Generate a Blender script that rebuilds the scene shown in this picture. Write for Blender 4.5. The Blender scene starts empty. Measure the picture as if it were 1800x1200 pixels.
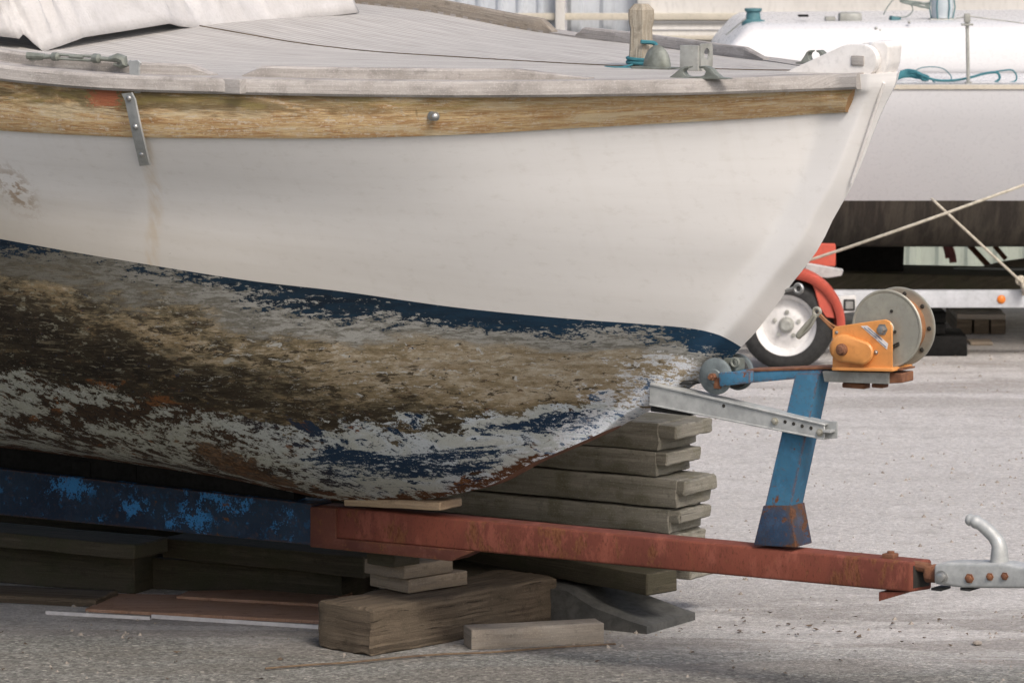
import bpy, bmesh, math, random
from mathutils import Vector, Matrix, noise as mn
random.seed(7)
scene = bpy.context.scene
COL = scene.collection
R = math.radians
V3 = Vector

# ------------------------------------------------------------------ camera model (photo is 1800 x 1200)
F = 8400.0
HOR = -350.0
PH = math.atan((600 - HOR) / F)
CH = 2.115087856708378
CAM = V3((0, 0, CH))
cU = V3((0, math.sin(PH), math.cos(PH))); cD = V3((0, math.cos(PH), -math.sin(PH))); cR = V3((1, 0, 0))
AL = R(32.5625535874747)
O = V3((-0.28571429, 11.83729299, 0))
EU = V3((math.cos(AL), -math.sin(AL), 0)); EV = V3((-math.sin(AL), -math.cos(AL), 0)); EZ = V3((0, 0, 1))

def ray(x, y): return cD + cR * ((x - 900) / F) - cU * ((y - 600) / F)
def proj(P):
    q = P - CAM; k = q.dot(cD)
    return 900 + F * q.dot(cR) / k, 600 - F * q.dot(cU) / k
def G(x, y, z=0.0):
    d = ray(x, y); return CAM + d * ((z - CH) / d.z)
def PL(x, y, P0, n):
    d = ray(x, y); return CAM + d * ((P0 - CAM).dot(n) / d.dot(n))
def PV(x, y, v): return PL(x, y, O + EV * v, EV)
def PY(x, y, Y): return PL(x, y, V3((0, Y, 0)), V3((0, 1, 0)))
def W(u, v, z): return O + EU * u + EV * v + EZ * z
def UVZ(P):
    q = P - O; return q.dot(EU), q.dot(EV), P.z

def lerp(a, b, t): return a + (b - a) * t
def interp(tab, x):
    if x <= tab[0][0]:
        (a, b), (c, d) = tab[0], tab[1]
        return b + (d - b) * (x - a) / (c - a)
    for (a, b), (c, d) in zip(tab, tab[1:]):
        if x <= c: return b + (d - b) * (x - a) / (c - a)
    (a, b), (c, d) = tab[-2], tab[-1]
    return b + (d - b) * (x - a) / (c - a)
def smooth_interp(tab, x):            # Catmull-Rom on an uneven table, linear outside
    n = len(tab)
    if x <= tab[0][0] or x >= tab[-1][0]: return interp(tab, x)
    for i in range(n - 1):
        if x <= tab[i + 1][0]: break
    x0, y0 = tab[i]; x1, y1 = tab[i + 1]
    def sl(j):
        if j == 0: return (tab[1][1] - tab[0][1]) / (tab[1][0] - tab[0][0])
        if j == n - 1: return (tab[-1][1] - tab[-2][1]) / (tab[-1][0] - tab[-2][0])
        return (tab[j + 1][1] - tab[j - 1][1]) / (tab[j + 1][0] - tab[j - 1][0])
    h = x1 - x0; t = (x - x0) / h; m0, m1 = sl(i) * h, sl(i + 1) * h
    return (2*t**3 - 3*t*t + 1) * y0 + (t**3 - 2*t*t + t) * m0 + (-2*t**3 + 3*t*t) * y1 + (t**3 - t*t) * m1
def smoothstep(a, b, x):
    t = min(1, max(0, (x - a) / (b - a))); return t * t * (3 - 2 * t)
def catmull(pts, n):
    out = []
    P = [pts[0] * 2 - pts[1]] + list(pts) + [pts[-1] * 2 - pts[-2]]
    for i in range(1, len(P) - 2):
        a, b, c, d = P[i - 1], P[i], P[i + 1], P[i + 2]
        for k in range(n):
            t = k / n
            out.append(0.5 * ((2 * b) + (c - a) * t + (2 * a - 5 * b + 4 * c - d) * t * t + (-a + 3 * b - 3 * c + d) * t ** 3))
    out.append(pts[-1].copy()); return out

# ------------------------------------------------------------------ materials
def nm(name):
    m = bpy.data.materials.new(name); m.use_nodes = True
    nt = m.node_tree; nt.nodes.clear()
    out = nt.nodes.new('ShaderNodeOutputMaterial'); b = nt.nodes.new('ShaderNodeBsdfPrincipled')
    nt.links.new(b.outputs[0], out.inputs[0])
    return m, nt, b
class N:
    """tiny helper round one node tree"""
    def __init__(s, nt, b): s.nt, s.b = nt, b
    def n(s, t, **k):
        o = s.nt.nodes.new(t)
        for a, v in k.items(): setattr(o, a, v)
        return o
    def set(s, sock, val):
        if isinstance(val, bpy.types.NodeSocket): s.nt.links.new(val, sock)
        elif isinstance(val, (tuple, list)) and len(val) == 3 and sock.type == 'RGBA': sock.default_value = (*val, 1)
        else: sock.default_value = val
    def coord(s, kind='Object', scale=(1, 1, 1), loc=(0, 0, 0), rot=(0, 0, 0)):
        t = s.n('ShaderNodeTexCoord'); m = s.n('ShaderNodeMapping')
        m.inputs['Scale'].default_value = scale; m.inputs['Location'].default_value = loc; m.inputs['Rotation'].default_value = rot
        s.nt.links.new(t.outputs[kind], m.inputs[0]); return m.outputs[0]
    def noise(s, vec, scale=5, detail=6, rough=.6, dist=0):
        t = s.n('ShaderNodeTexNoise'); s.set(t.inputs['Vector'], vec)
        t.inputs['Scale'].default_value = scale; t.inputs['Detail'].default_value = detail
        t.inputs['Roughness'].default_value = rough; t.inputs['Distortion'].default_value = dist
        return t.outputs['Fac']
    def voro(s, vec, scale=5, feature='F1', rnd=1):
        t = s.n('ShaderNodeTexVoronoi', feature=feature); s.set(t.inputs['Vector'], vec)
        t.inputs['Scale'].default_value = scale; t.inputs['Randomness'].default_value = rnd
        return t
    def math(s, op, a, b=0.0, clamp=False):
        t = s.n('ShaderNodeMath', operation=op, use_clamp=clamp); s.set(t.inputs[0], a); s.set(t.inputs[1], b); return t.outputs[0]
    def rng(s, x, a, b, c=0., d=1., smooth=True):
        t = s.n('ShaderNodeMapRange'); t.interpolation_type = 'SMOOTHSTEP' if smooth else 'LINEAR'
        s.set(t.inputs[0], x)
        for i, q in enumerate((a, b, c, d)): s.set(t.inputs[i + 1], q)
        return t.outputs[0]
    def mix(s, f, a, b, mode='MIX'):
        t = s.n('ShaderNodeMix', data_type='RGBA', blend_type=mode); s.set(t.inputs[0], f)
        s.set(t.inputs[6], a); s.set(t.inputs[7], b); return t.outputs[2]
    def ramp(s, x, stops, interp='LINEAR'):
        t = s.n('ShaderNodeValToRGB'); s.set(t.inputs[0], x); e = t.color_ramp; e.interpolation = interp
        while len(e.elements) > 1: e.elements.remove(e.elements[-1])
        e.elements[0].position = stops[0][0]; e.elements[0].color = (*stops[0][1], 1)
        for p, c in stops[1:]:
            q = e.elements.new(p); q.color = (*c, 1)
        return t.outputs[0]
    def sep(s, vec):
        t = s.n('ShaderNodeSeparateXYZ'); s.set(t.inputs[0], vec); return t.outputs
    def comb(s, x, y, z=0.):
        t = s.n('ShaderNodeCombineXYZ'); s.set(t.inputs[0], x); s.set(t.inputs[1], y); s.set(t.inputs[2], z); return t.outputs[0]
    def bump(s, h, strength=.3, dist=.01):
        t = s.n('ShaderNodeBump'); t.inputs['Strength'].default_value = strength; t.inputs['Distance'].default_value = dist
        s.set(t.inputs['Height'], h); s.nt.links.new(t.outputs[0], s.b.inputs['Normal'])
    def out(s, col=None, rough=None, metal=None, spec=None):
        if col is not None: s.set(s.b.inputs['Base Color'], col)
        if rough is not None: s.set(s.b.inputs['Roughness'], rough)
        if metal is not None: s.set(s.b.inputs['Metallic'], metal)
        if spec is not None: s.set(s.b.inputs['Specular IOR Level'], spec)

def m_simple(name, c1, c2, scale=8, rough=.6, metal=0., stretch=(1, 1, 1), kind='Object', bump=.15, spec=.5, lo=.35, hi=.65, fine=60, speck=.35):
    m, nt, b = nm(name); s = N(nt, b)
    v = s.coord(kind, stretch)
    n1 = s.noise(v, scale, 7, .65); n2 = s.noise(v, fine, 4, .6)
    c = s.mix(s.rng(n1, lo, hi), c1, c2)
    c = s.mix(s.math('MULTIPLY', s.rng(n2, .45, .75), speck), c, tuple(x * .55 for x in c1))
    s.out(c, s.rng(n2, .3, .7, rough - .08, rough + .12), metal, spec)
    s.bump(s.math('ADD', n1, s.math('MULTIPLY', n2, .5)), bump, .004)
    return m
def m_wood(name, c1, c2, c3, rough=.85, bump=.6, grain=(3, 60, 60), moss=None, crack=.5):
    m, nt, b = nm(name); s = N(nt, b)
    v = s.coord('UV', (grain[0] * 1.3, grain[1] * 2.0, grain[2] * 2.0)); vi = s.coord('UV', (6, 6, 6)); ob = s.coord('Object', (1, 1, 1))
    n1 = s.noise(v, 1, 9, .70, .15); n2 = s.noise(vi, 1.2, 6, .6); n3 = s.noise(v, 2.7, 5, .7, .2)
    c = s.mix(s.rng(n1, .36, .64), c1, c2)
    c = s.mix(s.rng(n2, .45, .65), c, c3)
    n4 = s.noise(vi, 4, 7, .7); c = s.mix(s.math('MULTIPLY', s.rng(n4, .52, .68), .5), c, tuple(x * .5 for x in c1))
    ck = s.rng(n3, .60, .68)
    c = s.mix(s.math('MULTIPLY', ck, crack), c, tuple(x * .25 for x in c1))
    if moss: c = s.mix(s.math('MULTIPLY', s.rng(s.noise(ob, 9, 6, .6), .48, .66), .7), c, moss)
    f = s.noise(ob, 260, 3, .6)
    c = s.mix(s.math('MULTIPLY', s.rng(f, .5, .8), .35), c, tuple(min(1, x * 1.7) for x in c2))
    s.out(c, rough, 0, .25)
    s.bump(s.math('SUBTRACT', s.math('ADD', n1, s.math('MULTIPLY', f, .35)), s.math('MULTIPLY', ck, .8)), bump, .004)
    return m
def m_chip(name, paint, paint2, rust, rust2, amount=.56, scale=18, rough=.55, stretch=(1, 1, 1), soft=.02, bright=None, speck=1.0, edge=.9):
    """chipped paint over rust"""
    m, nt, b = nm(name); s = N(nt, b)
    v = s.coord('Object', stretch)
    big = s.noise(v, scale * .3, 4, .6); n = s.noise(v, scale, 9, .68, .3); fine = s.noise(v, scale * 9, 4, .65)
    p = s.mix(s.rng(big, .38, .62), paint, paint2)
    p = s.mix(s.math('MULTIPLY', s.rng(s.noise(v, scale * .8, 8, .7), .50, .62), .5), p, tuple(min(1, q * 1.5 + .012) for q in paint))
    if bright: p = s.mix(s.rng(s.math('ADD', s.noise(v, scale * .55, 10, .72), s.math('MULTIPLY', fine, .30)), .712, .722), p, bright); p = s.mix(s.math('MULTIPLY', s.rng(s.noise(v, scale * 2.2, 8, .72), .575, .59), .7), p, tuple(q * .35 for q in bright))
    r = s.mix(s.rng(fine, .35, .65), rust, rust2)
    k = s.rng(s.math('ADD', s.math('MULTIPLY', n, .65), s.math('MULTIPLY', big, .35)), amount, amount + soft)
    bv = s.n('ShaderNodeBevel'); bv.samples = 4; bv.inputs['Radius'].default_value = .012
    ge = s.n('ShaderNodeNewGeometry'); dt = s.n('ShaderNodeVectorMath', operation='DOT_PRODUCT'); nt.links.new(bv.outputs[0], dt.inputs[0]); nt.links.new(ge.outputs['Normal'], dt.inputs[1])
    wear = s.math('MULTIPLY', s.rng(dt.outputs['Value'], .99, .86), s.rng(s.math('ADD', s.math('MULTIPLY', n, .6), s.math('MULTIPLY', fine, .4)), .46, .50))
    k = s.math('MAXIMUM', k, s.math('MULTIPLY', wear, edge))
    c = s.mix(k, p, r)
    c = s.mix(s.math('MULTIPLY', s.rng(fine, .52, .70), .55 * speck), c, tuple(x * .4 for x in rust))
    f2 = s.noise(v, 330, 3, .6); c = s.mix(s.math('MULTIPLY', s.rng(f2, .5, .75), .4 * speck), c, rust2)
    c = s.mix(s.math('MULTIPLY', s.rng(s.noise(v, 75, 5, .7), .58, .66), .45 * speck), c, rust)
    s.out(c, s.rng(k, 0, 1, max(rough, .62), .92), 0, .18)
    s.bump(s.math('ADD', s.math('MULTIPLY', k, -.6), s.math('MULTIPLY', fine, .4)), .35, .003)
    return m

# --- white topsides
def m_topsides():
    m, nt, b = nm('white_topside_paint'); s = N(nt, b)
    uv = s.coord('UV'); x, y, _ = s.sep(uv)
    st = s.noise(s.comb(s.math('MULTIPLY', x, 1.4), s.math('MULTIPLY', y, 9)), 1, 6, .6)
    sp = s.noise(s.comb(s.math('MULTIPLY', x, 30), s.math('MULTIPLY', y, 30)), 1, 6, .7)
    c = s.mix(s.rng(st, .35, .7), (.725, .715, .705), (.695, .684, .672))
    c = s.mix(s.math('MULTIPLY', s.rng(sp, .52, .72), .16), c, (.36, .33, .28))
    pk = s.noise(s.comb(s.math('MULTIPLY', x, 2.5), s.math('MULTIPLY', y, 26)), 1, 5, .65); c = s.mix(s.math('MULTIPLY', s.rng(pk, .52, .72), .10), c, (.50, .47, .43))
    ro = s.noise(s.comb(s.math('MULTIPLY', x, 34), s.math('MULTIPLY', y, 1.1)), 1, 6, .6); c = s.mix(s.math('MULTIPLY', s.math('MULTIPLY', s.rng(ro, .50, .68), s.rng(y, .0, .55, 1, .15)), .24), c, (.45, .40, .32))
    # dirt gathering above the paint line, more towards the stern (y: 1 at the paint line)
    aft = s.rng(x, -.75, .75, 1, .12)
    low = s.rng(s.math('ADD', y, s.math('MULTIPLY', st, .22)), .66, 1.12)
    c = s.mix(s.math('MULTIPLY', s.math('MULTIPLY', low, aft), .62), c, (.33, .27, .17))
    # rust streak below the chain plate
    wob = s.math('MULTIPLY', s.math('SUBTRACT', s.noise(s.comb(s.math('MULTIPLY', x, .5), s.math('MULTIPLY', y, 7)), 1, 4, .6), .5), .015)
    d = s.math('ABSOLUTE', s.math('SUBTRACT', s.math('ADD', s.math('SUBTRACT', x, s.math('MULTIPLY', y, CHAIN_S)), wob), CHAIN_U))
    k = s.math('MULTIPLY', s.rng(d, .004, .022, 1, 0), s.rng(s.noise(s.comb(s.math('MULTIPLY', x, 60), s.math('MULTIPLY', y, 9)), 1, 5, .6), .3, .65))
    k = s.math('MULTIPLY', k, s.rng(y, .18, .3))
    c = s.mix(s.math('MULTIPLY', k, .38), c, (.48, .35, .19))
    # brown blotches at the far left
    bx = s.math('ADD', s.rng(s.math('ABSOLUTE', s.math('SUBTRACT', x, BLOT_U)), .0, .065, 1, 0), 0)
    by = s.rng(s.math('ABSOLUTE', s.math('SUBTRACT', y, .70)), .02, .23, 1, 0)
    ch = s.noise(s.comb(s.math('MULTIPLY', x, 50), s.math('MULTIPLY', y, 20)), 1, 7, .7)
    c = s.mix(s.math('MULTIPLY', s.math('MULTIPLY', bx, by), s.rng(ch, .47, .56, 0, .8)), c, (.27, .18, .10))
    # small chips along the paint line
    ch2 = s.noise(s.comb(s.math('MULTIPLY', x, 26), s.math('MULTIPLY', y, 26)), 1, 6, .7)
    cm = s.math('MULTIPLY', s.rng(ch2, .665, .70), s.math('MULTIPLY', s.rng(y, .9, .97), aft))
    c = s.mix(cm, c, (.15, .10, .06))
    s.out(c, .5, 0, .35)
    s.bump(s.math('ADD', st, s.math('MULTIPLY', sp, .25)), .12, .004)
    return m

# --- scraped antifouling
def m_bottom():
    m, nt, b = nm('scraped_antifouling'); s = N(nt, b)
    uv = s.coord('UV'); x, y, _ = s.sep(uv)
    ob = s.coord('Object'); rt = s.coord('Object', rot=(0, 0, AL)); px, py, pz = s.sep(rt)
    def sub(a, b_): return s.math('SUBTRACT', a, b_)
    def mul(a, b_): return s.math('MULTIPLY', a, b_)
    def add(a, b_): return s.math('ADD', a, b_)
    def nz(sc, stretch=1., d=10, r=.72, w=.5, z=0.):
        return s.noise(s.comb(mul(x, stretch * 1.15), mul(pz, 1.3), add(mul(py, .4), z)), sc, d, r, w)
    def over(c, k, col, f=1.0): return s.mix(mul(k, f), c, col)
    big = nz(2.2, .8, 4, .55, .4); med = nz(7, .6, 6, .6, .6, 3.)
    yy = add(y, add(mul(sub(big, .5), .26), mul(sub(med, .5), .18)))
    stA = nz(30, .22, 10, .74, .9, 1.); stB = nz(85, .28, 8, .75, .5, 5.); blot = nz(7, .7, 8, .66, .8, 9.); flk = nz(28, .8, 12, .76, .6, 11.); flk2 = nz(80, .9, 9, .75, .4, 17.); chip = nz(17, .9, 12, .74, .5, 23.); fine = s.noise(ob, 300, 3, .7)
    bow = s.rng(x, .15, .75)
    # worn paint of the upper part: near black -> olive -> tan -> cream
    t = add(.5, add(mul(sub(stA, .5), 1.5), add(mul(sub(stB, .5), .9), add(mul(sub(blot, .5), 1.2), mul(sub(flk, .5), .9)))))
    t = add(.5, mul(sub(t, .5), s.rng(x, -.1, .6, 1., .55)))
    sh = add(s.rng(x, -.55, .60, -.14, .27), mul(s.rng(sub(yy, s.rng(x, -.6, .8, .14, .48)), -.03, .14), -.34))
    t = add(t, sh)
    worn = s.ramp(t, [(0.0, (.016, .012, .008)), (.26, (.040, .031, .019)), (.42, (.10, .083, .052)), (.56, (.20, .158, .095)), (.70, (.30, .245, .165)), (.84, (.42, .37, .285)), (1.0, (.54, .51, .46))])
    worn = over(worn, mul(s.rng(blot, .55, .60), s.rng(flk2, .40, .47)), (.21, .15, .08), .45)
    worn = over(worn, s.rng(add(add(mul(flk, .4), mul(chip, .3)), add(mul(stA, .3), mul(s.rng(yy, .15, .45), .05))), .598, .606), s.mix(s.rng(flk2, .45, .55), (.030, .020, .012), (.10, .055, .028)), .9)
    worn = over(worn, s.rng(add(mul(flk2, .5), mul(stB, .5)), .565, .58), s.mix(s.rng(x, -.4, .5), (.17, .155, .11), (.46, .45, .42)), .8)
    worn = over(worn, s.rng(nz(60, .16, 8, .75, .5, 53.), .56, .60), (.16, .135, .09), .75)
    fa, fb, fc = nz(46, .40, 10, .76, .5, 61.), nz(52, .45, 10, .76, .5, 67.), nz(60, .6, 9, .76, .4, 71.)
    lean = mul(sub(yy, .30), .10)
    worn = over(worn, s.rng(add(fa, add(lean, s.rng(x, -.3, .7, .035, -.035))), .556, .566), (.034, .026, .016), .9)
    worn = over(worn, s.rng(sub(fb, lean), .592, .602), s.mix(s.rng(x, -.4, .4), (.20, .19, .145), (.50, .51, .50)), .9)
    worn = over(worn, s.rng(fc, .615, .623), s.mix(s.rng(flk2, .45, .55), (.012, .035, .075), (.15, .075, .032)), .9)
    # navy band breaking up downwards
    navy = s.mix(s.rng(stA, .38, .62), (.006, .013, .023), (.010, .028, .050)); navy = over(navy, s.rng(x, .1, .9), (.014, .055, .11), .5)
    scuff = s.mix(s.rng(add(mul(stB, .5), mul(stA, .5)), .46, .54), (.33, .33, .31), (.16, .155, .135)); scuff = over(scuff, s.rng(x, -.5, .3, 1, 0), (.075, .066, .046), .8)
    thr = s.rng(add(yy, s.rng(x, -.5, .5, .03, -.005)), -.05, .150, .40, .59)
    isn = s.rng(sub(add(mul(flk, .22), add(mul(stB, .32), add(mul(stA, .14), mul(flk2, .32)))), thr), -.004, .004)
    c = s.mix(s.rng(add(yy, add(mul(sub(stA, .5), .12), s.rng(x, -.6, .2, .06, 0))), .12, .18), scuff, worn)
    c = s.mix(isn, c, navy)
    # lower part: chalky primer flaking to dark
    pale = s.mix(s.rng(blot, .44, .52), (.42, .45, .44), (.50, .56, .62)); pale = over(pale, s.rng(x, -.35, .45, 1, 0), (.33, .335, .28), .85)
    pale = over(pale, s.rng(flk2, .55, .60), (.56, .58, .60), .6)
    nC = add(mul(chip, .40), add(mul(flk, .32), mul(flk2, .28)))
    th2 = add(s.rng(x, -.3, .8, .512, .555), add(mul(sub(blot, .5), -.42), mul(sub(big, .5), -.22)))
    cm = s.rng(sub(nC, th2), -.004, .005)
    cm = s.math('MAXIMUM', cm, s.rng(add(nz(44, .9, 10, .76, .4, 77.), mul(s.rng(x, -.3, .7, .03, -.01), 1.)), .585, .592))
    und = s.mix(mul(s.rng(nz(5, .4, 6, .65, .7, 31.), .47, .50), s.rng(x, -.2, .1)), s.mix(s.rng(flk2, .42, .56), (.018, .013, .010), (.050, .030, .017)), (.010, .028, .060))
    und = over(und, mul(s.rng(nz(10, .8, 8, .7, .6, 37.), .57, .60), s.rng(flk2, .40, .50)), (.17, .070, .024), .9)
    lowc = s.mix(cm, pale, und)
    # long torn bands of navy left in the middle
    nb = add(mul(nz(9, .22, 10, .70, .9, 41.), .7), mul(flk2, .3))
    nbk = mul(mul(s.rng(yy, .52, .60), s.rng(yy, .74, .95, 1, 0)), s.rng(x, -.3, .05))
    nbm = s.rng(add(nb, mul(sub(nbk, 1.), .22)), .488, .496)
    lowc = s.mix(nbm, lowc, s.mix(s.rng(add(mul(flk2, .5), mul(stB, .5)), .55, .565), (.010, .030, .066), pale))
    d1 = s.math('ABSOLUTE', sub(x, RUST_U)); d2 = s.math('ABSOLUTE', sub(y, .74))
    rp = mul(s.rng(add(d1, mul(sub(chip, .5), .35)), .05, .075, 1, 0), s.rng(add(d2, mul(sub(chip, .5), .5)), .10, .14, 1, 0))
    lowc = over(lowc, rp, s.mix(s.rng(flk2, .42, .54), (.16, .078, .030), (.055, .032, .018)), .92)
    edge = s.rng(add(y, mul(sub(chip, .5), .35)), .93, .95); lowc = over(lowc, mul(edge, s.rng(flk, .44, .47)), (.085, .036, .016))
    lo = s.rng(add(yy, add(mul(sub(chip, .5), .34), mul(sub(flk2, .5), .16))), s.rng(x, -.5, .6, .42, .525), s.rng(x, -.5, .6, .43, .535))
    c = s.mix(lo, c, lowc)
    # bow scraped to chalky streaks, blue left in the scratches
    bz = s.rng(add(x, add(mul(yy, .55), mul(sub(blot, .5), .6))), .66, .98)
    sc = add(mul(stB, .4), add(mul(flk2, .35), mul(stA, .25)))
    c = over(c, s.rng(add(sc, mul(sub(mul(bz, s.rng(yy, .06, .16)), 1.), .20)), .478, .490), (.58, .60, .63))
    c = over(c, s.rng(add(add(mul(flk, .35), add(mul(stA, .4), mul(flk2, .25))), mul(sub(mul(bz, s.rng(yy, .15, .3)), 1.), .20)), .525, .533), (.030, .075, .15), .9)
    c = over(c, mul(mul(bz, s.rng(chip, .60, .61)), s.rng(y, .6, .75)), (.10, .045, .02), .9)
    c = over(c, s.rng(fine, .5, .72), (.03, .026, .02), .4)
    s.out(c, .8, 0, .2)
    s.bump(add(mul(stB, .6), add(mul(cm, -.5), add(mul(isn, .3), mul(flk2, .4)))), .45, .004)
    return m

def m_strake():
    m, nt, b = nm('peeling_varnished_board'); s = N(nt, b)
    uv = s.coord('UV'); x, y, _ = s.sep(uv); ob = s.coord('Object')
    def st(ax, ay, d=7, r=.65, w=.6, z=0.): return s.noise(s.comb(s.math('MULTIPLY', x, ax), s.math('MULTIPLY', y, ay), z), 1, d, r, w)
    def mul(a, b_): return s.math('MULTIPLY', a, b_)
    def add(a, b_): return s.math('ADD', a, b_)
    g = st(9, 9, 9, .68, 2.2); g2 = st(22, 26, 8, .70, 1.2, 3.); bl = st(5, 3.2, 7, .62, .8, 5.); dk = st(3.4, 1.8, 8, .66, .9, 8.); fl = s.noise(ob, 90, 6, .7, .5)
    c = s.mix(s.rng(g, .36, .62), (.34, .195, .085), (.55, .41, .225))
    c = s.mix(mul(s.rng(g2, .50, .62), .8), c, (.32, .155, .055))
    c = s.mix(mul(s.rng(bl, .50, .64), .75), c, (.56, .47, .31))
    c = s.mix(mul(s.rng(add(mul(g2, .6), mul(fl, .4)), .53, .57), .8), c, (.60, .53, .42))
    yv = add(y, mul(s.math('SUBTRACT', g, .5), .7))
    top = s.rng(yv, .30, .62, 1, 0)
    aft = s.rng(x, -.1, 1.0, 1, .25)
    c = s.mix(mul(mul(mul(s.rng(dk, .38, .52), top), aft), .9), c, s.mix(s.rng(g2, .4, .6), (.060, .045, .020), (.13, .10, .045)))
    c = s.mix(mul(mul(s.rng(st(4, 2, 6, .6, .5, 11.), .54, .66), top), .65), c, (.20, .16, .05))
    c = s.mix(mul(s.rng(st(40, 1.2, 3, .5, .2, 15.), .70, .74), .5), c, (.12, .08, .04))
    rk = mul(s.rng(s.math('ABSOLUTE', s.math('SUBTRACT', add(x, mul(s.math('SUBTRACT', fl, .5), .11)), STRAP_U - .045)), .028, .036, 1, 0), s.rng(add(y, mul(s.math('SUBTRACT', g2, .5), .6)), .34, .40, 1, 0))
    c = s.mix(mul(rk, .9), c, (.27, .085, .04))
    c = s.mix(mul(s.rng(fl, .55, .72), .35), c, (.10, .06, .03))
    s.out(c, .6, 0, .35)
    s.bump(add(g, add(mul(g2, .8), mul(fl, .5))), .5, .004)
    return m

def m_deck():
    m, nt, b = nm('weathered_laid_deck'); s = N(nt, b)
    uv = s.coord('UV'); x, y, _ = s.sep(uv)
    pw = .030
    q = s.math('DIVIDE', y, pw); fr = s.math('FRACT', q); idx = s.math('FLOOR', q)
    seam = s.math('ADD', s.rng(fr, 0, .10, 1, 0), s.rng(fr, .90, 1, 0, 1))
    pv = s.noise(s.comb(s.math('MULTIPLY', x, .6), s.math('MULTIPLY', idx, 3.7)), 1.3, 3, .5)
    g = s.noise(s.comb(s.math('MULTIPLY', x, 5), s.math('MULTIPLY', y, 130)), 1, 6, .65)
    sp = s.noise(s.comb(s.math('MULTIPLY', x, 9), s.math('MULTIPLY', y, 9)), 1, 6, .65)
    c = s.mix(s.rng(pv, .3, .7), (.47, .45, .425), (.40, .38, .358))
    c = s.mix(s.rng(g, .4, .72), c, (.27, .255, .235))
    c = s.mix(s.math('MULTIPLY', s.rng(sp, .5, .75), .4), c, (.48, .45, .42))
    c = s.mix(s.math('MULTIPLY', seam, .8), c, (.12, .11, .10))
    s.out(c, .85, 0, .2)
    s.bump(s.math('SUBTRACT', g, s.math('MULTIPLY', seam, .8)), .5, .003)
    return m

def m_ground():
    m, nt, b = nm('gravel_yard'); s = N(nt, b)
    ob = s.coord('Object'); x, y, _ = s.sep(ob)
    stre = s.coord('Object', (.7, 2.6, 1))
    big = s.noise(ob, .55, 5, .6, .4); trk = s.noise(stre, 1.3, 6, .65, .5); grit = s.noise(ob, 60, 7, .8); grit2 = s.noise(ob, 190, 3, .7)
    vo = s.voro(ob, 95); vo2 = s.voro(ob, 42)
    pale = s.mix(s.rng(trk, .35, .68), (.575, .552, .53), (.515, .492, .47))
    pale = s.mix(s.math('MULTIPLY', s.rng(grit, .46, .62), .5), pale, (.31, .285, .265))
    pale = s.mix(s.math('MULTIPLY', s.rng(s.noise(ob, 11, 5, .65), .5, .68), .45), pale, (.36, .333, .312))
    tar = s.mix(s.rng(grit, .35, .65), (.15, .15, .138), (.30, .295, .27))
    tar = s.mix(s.math('MULTIPLY', s.rng(vo2.outputs['Distance'], .10, .17, 1, 0), s.rng(s.noise(ob, 20, 3), .5, .6)), tar, (.46, .42, .35))
    # tarmac apron in front, running off to pale gravel on the right
    d = s.math('ADD', s.math('ADD', y, s.math('MULTIPLY', x, .22)), s.math('ADD', s.math('MULTIPLY', s.math('SUBTRACT', big, .5), 1.6), s.math('MULTIPLY', s.math('SUBTRACT', trk, .5), 1.1)))
    k = s.rng(d, 11.55, 12.3, 0, 1)
    c = s.mix(k, tar, pale)
    # damp dirty wheel tracks across the border
    wet = s.math('MULTIPLY', s.rng(trk, .44, .56), s.math('MULTIPLY', s.rng(d, 11.0, 11.7), s.rng(d, 12.5, 13.4, 1, 0)))
    c = s.mix(s.math('MULTIPLY', wet, .45), c, s.mix(s.rng(grit, .4, .6), (.20, .175, .145), (.11, .095, .08)))
    farw = s.math('MULTIPLY', s.rng(y, 15.5, 17.5), s.rng(trk, .42, .62))
    c = s.mix(s.math('MULTIPLY', farw, .45), c, (.22, .19, .165))
    c = s.mix(s.math('MULTIPLY', s.rng(vo.outputs['Distance'], .16, .26, 1, 0), s.math('MULTIPLY', s.rng(grit, .5, .6), .6)), c, (.55, .50, .45))
    c = s.mix(s.math('MULTIPLY', s.rng(grit2, .55, .75), .5), c, (.10, .09, .08))
    st1 = s.voro(ob, 130); st2 = s.voro(ob, 62)
    b1 = s.rng(s.sep(st1.outputs['Color'])[0], 0, 1, .52, 1.42, False); b2_ = s.rng(s.sep(st2.outputs['Color'])[1], 0, 1, .72, 1.24, False)
    bb = s.math('MULTIPLY', b1, b2_)
    c = s.mix(s.rng(k, 0, 1, .75, .30), c, s.comb(bb, bb, bb), 'MULTIPLY')
    wst = s.math('MULTIPLY', s.rng(s.sep(st2.outputs['Color'])[0], .93, .95), s.rng(st2.outputs['Distance'], .30, .42, 1, 0)); c = s.mix(s.math('MULTIPLY', wst, .75), c, (.52, .48, .42))
    s.out(c, .92, 0, .2)
    s.bump(s.math('ADD', s.math('MULTIPLY', grit, 1.2), s.math('ADD', grit2, s.math('MULTIPLY', vo.outputs['Distance'], -.6))), .8, .008)
    return m

def m_corr(name, c1, c2):
    return m_simple(name, c1, c2, 2.2, .6, 0, (1, 1, .35), bump=.05)

M = {}
CHAIN_U = BLOT_U = RUST_U = 0.0      # filled in once the hull is known

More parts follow.
